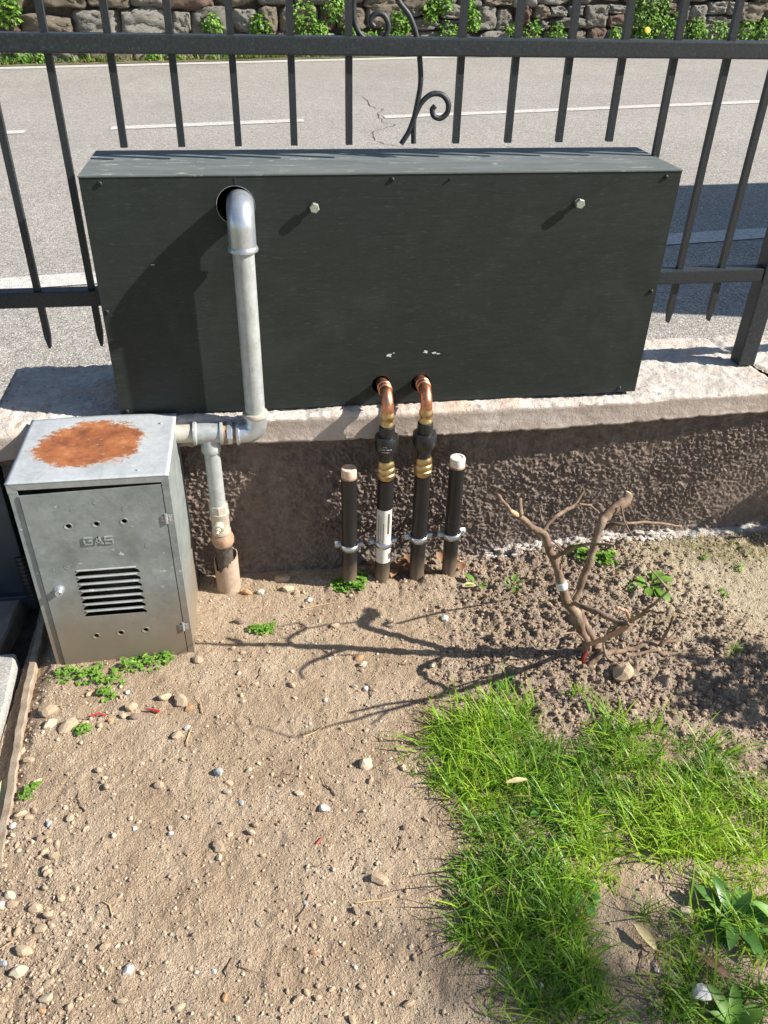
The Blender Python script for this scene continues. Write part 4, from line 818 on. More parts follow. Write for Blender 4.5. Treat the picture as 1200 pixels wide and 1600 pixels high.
# ================================================================ RISER PIPES WITH COPPER ELBOWS, CAPPED STUBS, CLAMPS
WY = -.060
def riser(x0, x1, label, zf=0, sticker=False):
    """x0 at the soil, x1 at the top"""
    t = empty('water_pipe', (x0, WY, 0), label, 'pipe', 'water pipes rising into the box')
    def X(z): return x0+(x1-x0)*z/.3
    part('black_sleeve', tube([(X(-.02), WY, -.02), (X(.15), WY, .15), (X(.262), WY, .262+zf)], .0160, 28), M['bpipe'], t)
    cx = X(.27)
    part('brass_collar', lathe([(.0155, -.004), (.0178, .000), (.0182, .008), (.0166, .010), (.0186, .013), (.0178, .021), (.0160, .023), (.0172, .027), (.0164, .034), (.0150, .037)], (cx, WY, .268+zf), (0, 0, 1), 28), M['brass'], t)
    ij = part('insulating_joint', lathe([(.0132, 0), (.0135, .012), (.0150, .018), (.0185, .022), (.0222, .030), (.0226, .034), (.0230, .035), (.0232, .052), (.0218, .055), (.0155, .0555), (.0150, .076), (.0138, .077)], (cx, WY, .303+zf), (0, 0, 1), 32), M['rubber'], t)
    part('press_fitting', lathe([(.0105, 0), (.0128, .002), (.0128, .007), (.0112, .009), (.0112, .014), (.0134, .017), (.0134, .023), (.0116, .027), (.0110, .031)], (cx, WY, .379+zf), (0, 0, 1), 28), M['brass'], t)
    R_ = .026
    P = [(cx, WY, .395+zf), (cx, WY, .412+zf)]+arc((cx, WY+R_, .412+zf), R_, math.pi, math.pi/2, (0, 1, 0), (0, 0, 1), 14)+[(cx-.001, -.01, .438+zf), (cx-.002, .05, .438+zf)]
    ce = part('copper_elbow', tube(P, .0112, 28), M['copper'], t)
    for d_ in (0, .008): part('press_bead', lathe([(.0112, -.002), (.0136, 0), (.0136, .003), (.0112, .005)], (cx, -.030+d_*1.6, .4378+zf), (0, 1, 0), 24), M['copper'], ce)
    if sticker:      # wrapped paper label with printed bars
        def wrap(name, a0, a1, z0, z1, r, m, par):
            V = []; n_ = 14
            for i in range(n_+1):
                a = a0+(a1-a0)*i/n_
                for z in (z0, z1): V.append((X(z)+r*math.sin(a), WY-r*math.cos(a), z))
            return mk(name, V, [(2*i, 2*i+2, 2*i+3, 2*i+1) for i in range(n_)], m, par)
        st = wrap('label', -1.35, 1.0, .064, .196, .0164, M['sticker'], t)
        wrap('print', .30, .60, .138, .188, .0167, M['print'], st); wrap('print', .55, .95, .072, .088, .0167, M['print'], st); wrap('print', -.9, -.8, .11, .185, .0167, M['print'], st)
        wrap('print', -.6, -.55, .12, .18, .0167, M['print'], st); wrap('print', -.25, -.18, .11, .165, .0167, M['print'], st)
        for k, z in enumerate((.344, .3385, .333)):
            a_ = (.25, .75, .5)[k]; V = []
            for i in range(14):
                if (i*7+k*3) % 5 == 0: continue
                a0 = -.35-a_*.35+i*(a_*1.2/14); 
                for a in (a0, a0+a_*.06): V += [(cx+.0235*math.sin(a), WY-.0235*math.cos(a), z+zf+q) for q in (0, .0021)]
            mk('print', V, [(4*i, 4*i+2, 4*i+3, 4*i+1) for i in range(len(V)//4)], M['ink'], ij, False)
    return t
riser(.4855, .4880, 'black riser pipe with a paper label and printed joint under its copper elbow', 0, True)
riser(.5600, .5610, 'black riser pipe without a label, its copper elbow entering the right hole', .003)
def stub(x0, x1, zt, label, m):
    t = empty('capped_pipe', (x0, WY, 0), label, 'pipe', 'capped pipe stubs'); 
    part('black_sleeve', tube([(x0, WY, -.02), (x1, WY, zt-.02)], .0156, 28), M['bpipe'], t)
    part('end_plug', lathe([(.0140, -.004), (.0150, 0), (.0154, .016), (.0146, .0185), (.010, .0190), (.0095, .0175), (.0001, .0172)], (x1, WY, zt-.019), (0, 0, 1), 28), m, t)
    part('plug_band', lathe([(.0156, 0), (.0160, .002), (.0156, .004)], (x1, WY, zt-.022), (0, 0, 1), 28), M['rust'], t)
stub(.4165, .4155, .292, 'short black pipe stub with an orange-stained plug, next to the clover', M['plug_tan'])
stub(.6310, .6295, .302, 'short black pipe stub with a clean white plug, beside the copper risers', M['plug'])
def clamp(x, z, label, tilt=0):
    t = empty('pipe_clamp', (x, WY, z), label, 'clamp', 'steel pipe clamps'); V = []; n_ = 24; r = .0168
    P = []
    for i in range(n_+1):
        a = -math.pi*.5+math.pi*i/n_; P.append((x+r*math.sin(a), WY-r*math.cos(a)))
    P = [(x-.0290, WY+.004), (x-.0190, WY+.004)]+P[1:-1]+[(x+.0190, WY+.004), (x+.0290, WY+.004)]
    for px, py in P:
        dz = tilt*(px-x); V += [(px, py, z-.0065+dz), (px, py, z+.0065+dz)]
    o = mk('front_strap', V, [(2*i, 2*i+2, 2*i+3, 2*i+1) for i in range(len(P)-1)], M['clamp'], t); s_ = o.modifiers.new('s', 'SOLIDIFY'); s_.thickness = .0018; s_.offset = 1
    P = [(x+1.02*r*math.sin(a), WY+.001+1.02*r*math.cos(a)) for a in np.linspace(-math.pi*.5, math.pi*.5, 16)]
    P = [(x-.0295, WY+.0065), (x-.0190, WY+.0065)]+P+[(x+.0190, WY+.0065), (x+.0295, WY+.0065)]; V = []
    for px, py in P: V += [(px, py, z-.0065+tilt*(px-x)), (px, py, z+.0065+tilt*(px-x))]
    o = mk('rear_strap', V, [(2*i, 2*i+2, 2*i+3, 2*i+1) for i in range(len(P)-1)], M['clamp'], t); s_ = o.modifiers.new('s', 'SOLIDIFY'); s_.thickness = .0018; s_.offset = -1
    for sx_ in (-.0242, .0242):
        part('clamp_screw', lathe([(.0050, 0), (.0050, .0020), (.0034, .0034), (.0016, .0034), (.0014, .0020), (.0001, .0020)], (x+sx_, WY+.0025, z+tilt*sx_), (0, -1, 0), 14), M['zinc'], t)
    part('wall_stud', lathe([(.0040, 0), (.0040, .052)], (x, WY+.017, z), (0, 1, 0), 10), M['clamp'], t)
clamp(.4160, .1055, 'steel clamp around the stub with the stained plug', -.05); clamp(.4862, .1085, 'steel clamp across the paper label'); clamp(.5603, .1145, 'steel clamp on the unlabelled copper-topped riser', .05); clamp(.6308, .1165, 'steel clamp around the stub with the white plug', .08)

# ================================================================ PRUNED SHRUB
sh = empty('pruned_shrub', (.832, -.345, 0), 'leafless hard-pruned shrub with a white tape band in the bare soil', 'shrub')
def taper(L, jit=.0012, seed=0, n=5):
    P = catmull(L, n); P = np.array(P); rs = np.random.RandomState(seed); P[:, :3] += rs.randn(len(P), 3)*jit*.5; P[:, 3] = np.maximum(P[:, 3], .0011)*(1+.12*(rs.rand(len(P))-.5))
    return P
for k, L in enumerate(SHRUB):
    P = taper(L, .0011, k); 
    for p in P: 
        if k > 0: p[2] = max(p[2], hz(p[0], p[1])+p[3]*.6)
    rr = P[:, 3]*(.76 if k in (0, 2) else .70)
    nm = 'trunk' if k in (0, 2) else 'branch'
    o = part(nm, tube(P[:, :3], rr.tolist(), 12 if k < 4 else 8, True, .14, k), M['bark_red'] if k in (14, 15) else M['bark'], sh); o.data.set_sharp_from_angle(angle=R0(75))
    if k in (0, 2, 3):      # sawn ends
        T = Vector(P[-1][:3])-Vector(P[-2][:3]); part('cut_end', lathe([(rr[-1]*.85, 0), (rr[-1]*.5, .0008)], P[-1][:3], T, 10), M['cutwood'], sh)
spr = random.Random(9)
for k in range(44):      # buds, short spurs and fine twigs
    Lk = SHRUB[spr.choice([0, 0, 2, 2, 4, 6, 11, 12, 17, 20])]; j = spr.randrange(1, len(Lk)); b0 = Vector(Lk[j][:3]); d_ = Vector((spr.gauss(0, 1), spr.gauss(0, 1), spr.gauss(.3, .8))).normalized(); ln = spr.choice([.006, .01, .03, .05])
    if b0.z < .03: continue
    part('twig', tube([tuple(b0), tuple(b0+d_*ln*.5+Vector((0, 0, .001))), tuple(b0+d_*ln)], [.0019, .0013, .0006], 5), M['bark'], sh)
L = SHRUB[0]; a, b = L[4], L[5]
def lerp(a, b, t): return tuple(a[i]+(b[i]-a[i])*t for i in range(4))
p, q = lerp(a, b, .82), lerp(b, L[6], .12); ax_ = Vector(q[:3])-Vector(p[:3])
part('tape_band', tube([p[:3], tuple(Vector(p[:3])+ax_*.5), q[:3]], [.0098, .0100, .0095], 20), M['tape'], sh)
p, q = L[10], L[11]; part('bark_wound', tube([lerp(p, q, .05)[:3], lerp(p, q, .5)[:3], lerp(p, q, .95)[:3]], [.0025, .0042, .0022], 8), M['cutwood'], sh).location = (-.0010, -.0016, .0008)
rt = tube([(.826, -.353, .006), (.8235, -.358, .018), (.8245, -.360, .034), (.8285, -.358, .045)], [.0018, .0030, .0022, .0012], 8); part('red_tie', rt, M['red'], sh)
# shade on the soil at the right edge comes from an unseen bush added below

# ================================================================ VEGETATION
class Leaves:
    """collects leaf blades with a per-vertex tone"""
    def __init__(s): s.V = []; s.F = []; s.T = []
    def blade(s, p, d, length, width, bend, tone, n=3, fold=0.0):
        """narrow blade: p base, d direction (unit), bends to the ground"""
        p = Vector(p); d = Vector(d).normalized(); side = d.cross(Vector((0, 0, 1)))
        if side.length < .05: side = Vector((1, 0, 0))
        side.normalize(); b = len(s.V); q = p.copy(); st = length/n
        for i in range(n+1):
            w_ = width*(1-(i/n)**1.6)*.5
            if i < n: s.V += [tuple(q-side*w_), tuple(q+side*w_)]; s.T += [tone, tone]
            else: s.V.append(tuple(q)); s.T.append(tone)
            d = (d+Vector((0, 0, -bend/n))).normalized(); q = q+d*st
        for i in range(n-1): s.F.append((b+2*i, b+2*i+1, b+2*i+3, b+2*i+2))
        s.F.append((b+2*n-2, b+2*n-1, b+2*n))
    def leaf(s, p, d, up, length, width, tone, shape='oval', cup=.2, droop=.3, n=6):
        """broad leaf with a midrib fold"""
        p = Vector(p); d = Vector(d).normalized(); up = Vector(up).normalized(); side = d.cross(up).normalized(); up = side.cross(d)
        b = len(s.V); q = p.copy()
        for i in range(n+1):
            t = i/n
            if shape == 'oval': w_ = math.sin(math.pi*min(1, t*.94+.06))**.8
            elif shape == 'round': w_ = math.sin(math.pi*(t*.92+.04))**.5
            elif shape == 'spoon': w_ = .16+.84*math.sin(math.pi*max(0, (t-.25)/.75)*.97)**.8 if t > .25 else .16
            else: w_ = (1-t)**.6*min(1, t*5+.2)
            if i == n: w_ = .02
            w_ *= width*.5; c = up*(cup*w_)
            s.V += [tuple(q-side*w_+c), tuple(q), tuple(q+side*w_+c)]; s.T += [tone*.92, tone*1.08, tone]
            d = (d-up*(droop/n)).normalized(); up = side.cross(d); q = q+d*(length/n)
        for i in range(n):
            a = b+3*i; s.F += [(a, a+1, a+4, a+3), (a+1, a+2, a+5, a+4)]
    def make(s, name, m, parent=None):
        o = mk(name, s.V, s.F, m, parent, True); attr(o, 'tone', np.clip(s.T, 0, 1)); return o

def inside(P, x, y):
    x = np.asarray(x); y = np.asarray(y); c = np.zeros(x.shape, bool); n_ = len(P)
    for i in range(n_):
        x0, y0 = P[i]; x1, y1 = P[(i+1) % n_]
        k = ((y0 > y) != (y1 > y)) & (x < (x1-x0)*(y-y0)/(y1-y0+1e-12)+x0); c ^= k
    return c
rs = np.random.RandomState(21); rr_ = random.Random(21)
# grass: tufts inside the two traced areas plus a ragged fringe
L = Leaves()
cand = np.stack([rs.uniform(.40, 1.5, 26000), rs.uniform(-1.12, -.36, 26000)], 1)
jx = cand[:, 0]+.028*fbm(cand[:, 0], cand[:, 1], 16, 3, 5); jy = cand[:, 1]+.028*fbm(cand[:, 0], cand[:, 1], 16, 3, 6)
R_ext = [(1.02, -.60), (1.5, -.55), (1.5, -.95), (.98, -.76), (.955, -.68)]
ins = inside(GRASS_A, jx, jy) | inside(GRASS_B, jx, jy) | inside(R_ext, jx, jy)
dn = fbm(cand[:, 0], cand[:, 1], 11, 3, 15)
dens = np.where(ins, .48+1.0*dn, 0)
fr = ~ins & (inside(GRASS_A, jx*1+.02, jy) | inside(GRASS_A, jx-.022, jy) | inside(GRASS_A, jx, jy+.02) | inside(GRASS_A, jx, jy-.02) | inside(GRASS_B, jx+.03, jy) | inside(GRASS_B, jx, jy-.02))
dens = np.where(fr, .20, dens)
keep = rs.rand(len(cand)) < np.clip(dens, 0, .9)*.52
tp = cand[keep]; tn = fbm(tp[:, 0], tp[:, 1], 7, 3, 44); fr_k = fr[keep]; dk = dn[keep]
lm = fbm(tp[:, 0], tp[:, 1], 9, 3, 54)
for i, (x, y) in enumerate(tp):
    z = hz(x, y)-.002; nb = rr_.randint(4, 9) if not fr_k[i] else rr_.randint(1, 4)
    lean = rr_.uniform(0, 6.283); tall = (.039+.026*lm[i])*(1.0 if not fr_k[i] else .6)
    for k in range(nb):
        a = lean+rr_.gauss(0, 1.2); el = rr_.uniform(.45, 1.35)
        d = (math.cos(a)*math.cos(el)-.10, math.sin(a)*math.cos(el)-.05, math.sin(el)); ln = tall*rr_.uniform(.55, 1.5)
        tone = min(1, max(.12, .46+.95*tn[i]+rr_.gauss(0, .24)))
        if rr_.random() < (.08 if not fr_k[i] else .2): tone = rr_.uniform(0, .1)
        L.blade((x+rr_.gauss(0, .003), y+rr_.gauss(0, .003), z), d, ln, rr_.choice([rr_.uniform(.0010, .0020), rr_.uniform(.0020, .0036)]), rr_.uniform(.3, 1.6), tone, 3)
# longer single blades that stick out
for i in range(620):
    j = rr_.randrange(len(tp)); x, y = tp[j]; a = rr_.uniform(0, 6.283); el = rr_.uniform(.5, 1.2)
    L.blade((x, y, hz(x, y)), (math.cos(a)*math.cos(el), math.sin(a)*math.cos(el), math.sin(el)), rr_.uniform(.06, .095), rr_.uniform(.002, .0034), rr_.uniform(.6, 1.8), rr_.uniform(.4, .95), 5)
for x, y, a, ln in ((.50, -.50, 2.9, .075), (.52, -.52, 3.1, .06), (.535, -.46, 2.6, .06), (.66, -.42, 1.7, .06), (.69, -.45, 1.5, .07), (.60, -.43, 1.9, .05), (.80, -.47, 1.75, .08), (.82, -.48, 1.9, .08), (.84, -.50, 1.5, .07), (.90, -.52, .8, .07), (.97, -.57, .4, .08), (1.0, -.59, .2, .08)):
    for k in range(5):
        L.blade((x+rr_.gauss(0, .008), y+rr_.gauss(0, .008), hz(x, y)), (math.cos(a+rr_.gauss(0, .2)), math.sin(a+rr_.gauss(0, .2)), rr_.uniform(.5, 1.1)), ln*rr_.uniform(.8, 1.2), .0028, rr_.uniform(.8, 1.5), rr_.uniform(.3, .8), 5)
gr_o = L.make('grass', M['grass']); tag(gr_o, 'patch of bright green grass at the lower right of the bare soil', 'grass', kind='stuff')
# dry thatch between the grass and on its edges
L = Leaves()
for i in range(4200):
    j = rr_.randrange(len(tp)); x, y = tp[j]; x += rr_.gauss(0, .018); y += rr_.gauss(0, .018); a = rr_.uniform(0, 6.283)
    L.blade((x, y, hz(x, y)+.002), (math.cos(a), math.sin(a), rr_.uniform(.05, .35)), rr_.uniform(.012, .035), .0012, rr_.uniform(.2, .8), rr_.uniform(0, .09), 2)
for i in range(420):
    x, y = rr_.uniform(.55, 1.45), rr_.uniform(-.5, -.03); a = rr_.uniform(0, 6.283)
    L.blade((x, y, hz(x, y)+.0025), (math.cos(a), math.sin(a), rr_.uniform(-.02, .12)), rr_.uniform(.01, .035), .0011, .15, rr_.uniform(0, .09), 2)
tag(L.make('dry_grass', M['grass']), 'straw-coloured dry grass bits among the green blades and clods', 'dry grass', kind='stuff')

def clover_patch(name, spots, label, cat='weed', size=.0046, n_=46, group=None, seed=0):
    r = random.Random(seed); L = Leaves()
    for (x, y, rad, k) in spots:
        for i in range(int(n_*k*.72)):
            a = r.uniform(0, 6.283); q = rad*1.25*r.random()**.7; px, py = x+q*math.cos(a), y+q*math.sin(a)*.8; z = hz(px, py)+r.uniform(.003, .016)*(1-.5*q/rad)
            L.blade((px, py, hz(px, py)), (r.gauss(0, .4), r.gauss(0, .4), 1), z-hz(px, py), .0008, .1, .6, 2)
            ro = r.uniform(0, 6.28); t_ = r.uniform(.1, .95)
            for m_ in range(3):
                b = ro+m_*2.094; s = size*r.uniform(.7, 1.25)
                L.leaf((px, py, z), (math.cos(b), math.sin(b), r.uniform(-.1, .35)), (r.gauss(0, .25), r.gauss(0, .25), 1), s, s*.95, t_, 'round', .3, .3, 3)
    o = L.make(name, M['clover']); return tag(o, label, cat, group)
clover_patch('clover_plant', [(-.137, -.255, .022, .9), (-.105, -.262, .026, 1.2), (-.075, -.262, .026, 1.5), (-.050, -.285, .022, 1.1), (-.020, -.250, .024, 1.6), (.022, -.240, .026, 1.9), (.050, -.236, .016, 1.0)], 'low green clover spreading along the foot of the gas cabinet', seed=1)
clover_patch('clover_plant', [(-.052, -.318, .014, 1.0)], 'small clover sprig just in front of the cabinet clover', seed=2)
clover_patch('clover_plant', [(.402, -.068, .022, 1.6), (.425, -.075, .020, 1.6), (.44, -.055, .014, .9)], 'bright clover clump at the foot of the short orange-plugged stub', seed=3, size=.0068)
clover_patch('clover_plant', [(.214, -.178, .012, .9), (.232, -.182, .014, .9), (.247, -.172, .010, .6)], 'small clover clump alone on the soil between cabinet and copper risers', seed=4)
clover_patch('clover_plant', [(-.081, -.393, .011, .7)], 'tiny clover sprig beside the large tan pebbles', seed=5)
clover_patch('clover_plant', [(-.150, -.512, .010, .5), (-.142, -.497, .008, .3)], 'tiny clover sprig on the soil near the edging strip', seed=6)
clover_patch('clover_plant', [(.945, -.066, .022, 1.2), (.925, -.045, .016, .7), (.975, -.085, .018, .9)], 'leafy green weed between the shrub and the wall', seed=7, size=.008)
clover_patch('clover_plant', [(1.19, -.20, .010, .4)], 'tiny sprig furthest from the wall on the pale ground right of the shrub', seed=8, size=.004)
clover_patch('clover_plant', [(1.2, -.09, .008, .3)], 'tiny sprig nearest the wall on the pale ground right of the shrub', seed=18, size=.004)
clover_patch('clover_plant', [(1.26, -.13, .01, .3)], 'rightmost tiny sprig on the pale ground near the wall', seed=28, size=.004)
clover_patch('clover_plant', [(.70, -.60, .03, .6)], 'round-leaved weed in the middle of the grass patch', seed=9, size=.007)
clover_patch('clover_plant', [(.62, -.50, .02, .4)], 'round-leaved weed in the upper left of the grass patch', seed=10, size=.007)
clover_patch('clover_plant', [(.66, -.71, .03, .6)], 'round-leaved weed low in the narrow part of the grass', seed=11, size=.007)

def rosette(name, x, y, n_, ln, wd, label, mat, seed, shape='spoon', el=(.25, .9), cat='weed', az=None):
    r = random.Random(seed); e = empty(name, (x, y, hz(x, y)), label, cat)
    for i in range(n_):
        a = (az[i % len(az)] if az else i*2.4)+r.gauss(0, .2); s = r.uniform(.65, 1.15); t = r.uniform(*el); L = Leaves()
        L.leaf((x+.002*math.cos(a), y+.002*math.sin(a), hz(x, y)+.002), (math.cos(a)*math.cos(t), math.sin(a)*math.cos(t), math.sin(t)), (-math.cos(a)*math.sin(t), -math.sin(a)*math.sin(t), math.cos(t)), ln*s, wd*s, r.uniform(.15, .95), shape, r.uniform(.1, .45), r.uniform(.5, 1.2), 8)
        L.make('leaf', mat, e)
    return e
rosette('dandelion', 1.035, -.175, 12, .052, .021, 'largest leafy rosette right of the shrub near the wall', M['dand'], 3, el=(.2, .8))
rosette('dandelion', .685, -.105, 6, .034, .013, 'young rosette with an upright bright leaf beside the white-plugged stub', M['dand'], 4, el=(.3, 1.0))
rosette('dandelion', .752, -.125, 6, .026, .010, 'small seedling between the stubs and the shrub', M['dand'], 5)
rosette('dandelion', .985, -.06, 5, .03, .014, 'leafy weed close to the wall behind the shrub', M['dand'], 6)
rosette('dandelion', .672, -.395, 5, .034, .016, 'broad-leaved weed at the top edge of the grass', M['plant'], 7)
rosette('dandelion', .655, -.655, 7, .034, .015, 'dark rounded rosette low in the middle of the grass', M['plant'], 8)
rosette('dandelion', .672, -.80, 6, .026, .015, 'pale round-leaved rosette at the inner edge of the grass', M['plant'], 9)
rosette('plantain', .862, -.862, 22, .060, .019, 'broad dark green plantain rosette at the lower right', M['plant'], 10, 'oval', (.35, 1.15))
rosette('plantain', .93, -.885, 9, .060, .017, 'bright upright plantain leaves beside the dark rosette', M['dand'], 12, 'oval', (.6, 1.3))
rosette('plantain', .80, -.985, 12, .045, .015, 'small plantain at the bottom right corner', M['dand'], 13, 'oval', (.3, 1.0))
def tuft(x, y, n_, ln, label, seed, tone=(.3, .9)):
    r = random.Random(seed); L = Leaves()
    for i in range(n_):
        a = r.uniform(0, 6.283); el = r.uniform(.4, 1.3); L.blade((x+r.gauss(0, .006), y+r.gauss(0, .005), hz(x, y)-.001), (math.cos(a)*math.cos(el), math.sin(a)*math.cos(el), math.sin(el)), ln*r.uniform(.5, 1.2), .0022, r.uniform(.4, 1.4), r.uniform(*tone), 4)
    return tag(L.make('grass_tuft', M['grass']), label, 'grass tuft')
tuft(1.125, -.362, 26, .035, 'small bright grass tuft right of the shrub', 1)
tuft(.742, -.835, 16, .06, 'sparse long-bladed grass tuft on the bare patch inside the grass', 2, (.15, .6))
tuft(.60, -.055, 8, .045, 'few thin grass blades between the riser pipes', 3, (.05, .6))
tuft(.79, -.43, 14, .04, 'thin grass blades standing in the clods below the shrub', 4)
tuft(1.17, -.46, 20, .045, 'grass tuft at the right edge beside the shaded soil', 5)

# fallen leaves and litter
def fallen(name, x, y, a, ln, wd, mat, label, seed, z=.004, cat='leaf', tiltz=.1):
    L = Leaves(); L.leaf((x, y, hz(x, y)+z), (math.cos(a), math.sin(a), tiltz), (0, -.1, 1), ln, wd, random.Random(seed).uniform(.3, .9), 'oval', .5, .4, 8)
    return tag(L.make(name, mat), label, cat)
fallen('fallen_leaf', .722, -.850, -1.15, .042, .014, M['dryleaf'], 'yellowed willow-shaped leaf lying on soil left of the plantain', 1, .012)
fallen('fallen_leaf', -.197, -.470, -1.35, .055, .016, M['dryleaf'], 'pale yellow leaf standing in the gutter gap', 2, .012, tiltz=.0)
fallen('fallen_leaf', .795, -.905, -.9, .04, .014, M['brownleaf'], 'curled brown leaf under the plantain', 3, .014)
fallen('fallen_leaf', .60, -.62, .1, .038, .009, M['dryleaf'], 'thin straw-coloured leaf caught high in the grass', 4, .035)
fallen('fallen_leaf', .648, -.115, .1, .032, .014, M['dryleaf'], 'flat pale leaf in front of the white-plugged stub', 5)
for i in range(22):
    x = rr_.uniform(.43, .67); y = rr_.uniform(-.055, -.018); a = rr_.uniform(0, 6.28)
    fallen('dead_leaf', x, y, a, rr_.uniform(.016, .034), rr_.uniform(.009, .016), M['brownleaf'], 'crumpled brown dead leaf in the litter behind the riser pipes', i, .004+rr_.random()*.012, tiltz=rr_.uniform(-.2, .6))['group'] = 'dead leaves behind the riser pipes'
for i in range(14):
    y = rr_.uniform(-.60, -.10); x = -.213+.03*(-y-.1)+rr_.uniform(-.006, .006); a = rr_.uniform(0, 6.28)
    L = Leaves(); L.leaf((x, y, -.040), (math.cos(a), math.sin(a), .2), (0, 0, 1), rr_.uniform(.02, .04), .014, .5, 'oval', .5, .3, 6)
    tag(L.make('dead_leaf', M['brownleaf']), 'crumpled dead leaf down in the dark gutter gap', 'leaf', 'dead leaves in the gutter gap')
tag(part('plastic_shred', tube([(-.072, -.366, .006), (-.058, -.362, .0075), (-.046, -.369, .006)], .0016, 6), M['red']), 'thin red plastic shred left of the pebble pile', 'litter')
tag(part('plastic_shred', tube([(.020, -.362, .006), (.032, -.366, .008), (.046, -.372, .0075)], [.0008, .002, .0024], 6), M['red']), 'red plastic shred in front of the two large tan pebbles', 'litter')
tag(part('plastic_shred', tube([(.297, -.664, .006), (.306, -.655, .006)], .0009, 5), M['red']), 'tiny red plastic sliver alone on the open soil', 'litter')
P_, F_ = blob(.017, 93, 2, .8); P_ = P_*[1.1, .9, .6]+[.772, -.947, hz(.772, -.947)+.012]
tag(mk('white_scrap', P_, F_, M['w'], None, False), 'crumpled white scrap half hidden by grass at the bottom right', 'litter')
# twigs and roots on the soil
def zone(x, y):
    if x > .9: return 'on the ground right of the shrub'
    if y > -.14: return 'along the wall foot between cabinet and risers' if x < .45 else 'near the foot of the riser pipes'
    if y > -.26: return 'on the soil below the wall, right of the cabinet'
    if x > .5: return 'beside the grass patch'
    if x < -.08 and y < -.72: return 'heaped in the bottom left corner'
    if x < -.06 and y < -.53: return 'in the gravelly drift along the left edge'
    if x < .12 and y > -.45: return 'in the scatter of stones in front of the cabinet'
    if x < .12 and y > -.60: return 'on the open soil some way below the cabinet'
    if y < -.84: return 'along the bottom edge of the open soil'
    if x < .12: return 'on the left part of the open soil'
    if x < .30: return 'in the middle of the open soil'
    return 'on the trodden soil left of the grass' if y < -.55 else 'on the soil among the shrub shadows'
for i in range(46):
    x = rr_.uniform(-.15, 1.15); y = rr_.uniform(-.95, -.06); a = rr_.uniform(0, 6.28); ln = rr_.uniform(.012, .045)
    if i < 4: x, y, a, ln = ((.345, -.765, .1, .055), (.285, -.70, .2, .03), (-.10, -.365, 0, .06), (.31, -.125, .05, .07))[i]
    Q = [(x+ln*t*math.cos(a)+.003*math.sin(5*t+i), y+ln*t*math.sin(a)+.003*math.cos(4*t+i)) for t in (0, .33, .66, 1)]
    tag(part('twig', tube([(u, v, hz(u, v)+.0025) for u, v in Q], [.0009, .0011, .0009, .0005], 5), M['bark'] if i % 3 else M['cutwood']), 'thin dry twig lying '+zone(x, y), 'twig')

# ================================================================ PEBBLES AND GRAVEL
peb_mesh = {}
def pebble(x, y, wd, kind, v, label, group, flat=.62, sink=.34):
    key = (kind, v)
    if key not in peb_mesh:
        P, F = blob(.5, 700+v*7+ord(kind), 2, .35); P = P+.010*np.random.RandomState(v).randn(*P.shape)
        if kind in 'tpob': P = P*np.array([1, .8, 1])
        me = bpy.data.meshes.new('pebble'); me.from_pydata([tuple(p) for p in P], [], F); me.materials.append(M[kind]); me.polygons.foreach_set('use_smooth', [True]*len(F))
        try: me.set_sharp_from_angle(angle=R0(17))
        except Exception: pass
        peb_mesh[key] = me
    o = bpy.data.objects.new('pebble', peb_mesh[key]); link(o); s = wd*1.12
    o.scale = (s, s*rr_.uniform(.7, .95), s*flat*rr_.uniform(.8, 1.15)); o.rotation_euler = (rr_.uniform(-.3, .3), rr_.uniform(-.3, .3), rr_.uniform(-.7, .7) if wd > .018 else rr_.uniform(0, 6.28))
    o.location = (x, y, hz(x, y)+o.scale.z*(.5-sink)); tag(o, label, 'pebble', group); return o
CN = {'t': 'tan', 'p': 'pale', 'w': 'white', 'o': 'orange-brown', 'b': 'dark brown', 'g': 'grey'}
SPECIAL = {(75, 1114): 0}
named = {0: 'large flat tan pebble near the edging strip, top of a group of three', 1: 'pale pebble below the large flat tan one', 2: 'broad tan pebble, right one of the group of three by the edging',
         4: 'upright tan pebble, left of the touching pair before the cabinet', 5: 'rounded tan pebble, right of the touching pair before the cabinet', 6: 'orange pebble touching the large pair before the cabinet',
         7: 'tan pebble on top of the small pile before the cabinet', 14: 'brown pebble in the small pile before the cabinet'}
zones = {}
for i, (x, y, wd, k) in enumerate(PEBBLES):
    if k == 'w' and wd < .0115 and i % 3: k = 'p'
    if wd > .036: k = 't'
    big = wd > .0205
    lab = named.get(i); grp = None
    if lab is None and False: pass
    if lab is None:
        if x > .85 and y < -.3 and y > -.42 and wd > .028: lab = 'round stone on the soil below the shrub'
        else:
            zn = zone(x, y); lab = '%s %s pebble %s' % ('larger' if big else 'small', CN[k], zn); zones[lab] = zones.get(lab, 0)+1
            if zones[lab] > 1 or sum(1 for q in PEBBLES if zone(q[0], q[1]) == zn and q[3] == k and (q[2] > .0205) == big) > 1: grp = lab.replace('pebble', 'pebbles')
    pebble(x, y, wd, k, i % 7, lab, grp, .85 if (wd > .03 and x > .85) else .62)
# more small pebbles, denser towards the lower left
cnt = 0
while cnt < 80:
    x = rr_.uniform(-.16, .60); y = rr_.uniform(-.93, -.07)
    p = .25+.75*float(sst(.10, -.10, x))*float(sst(-.5, -.7, y))
    if rr_.random() > p: continue
    if .05 > x > -.16 and y > -.24: continue
    k = rr_.choice('ttttpppwotb'); pebble(x, y, rr_.uniform(.0065, .0105), k, cnt % 7, 'tiny %s pebble %s' % (CN[k], zone(x, y)), None); cnt += 1
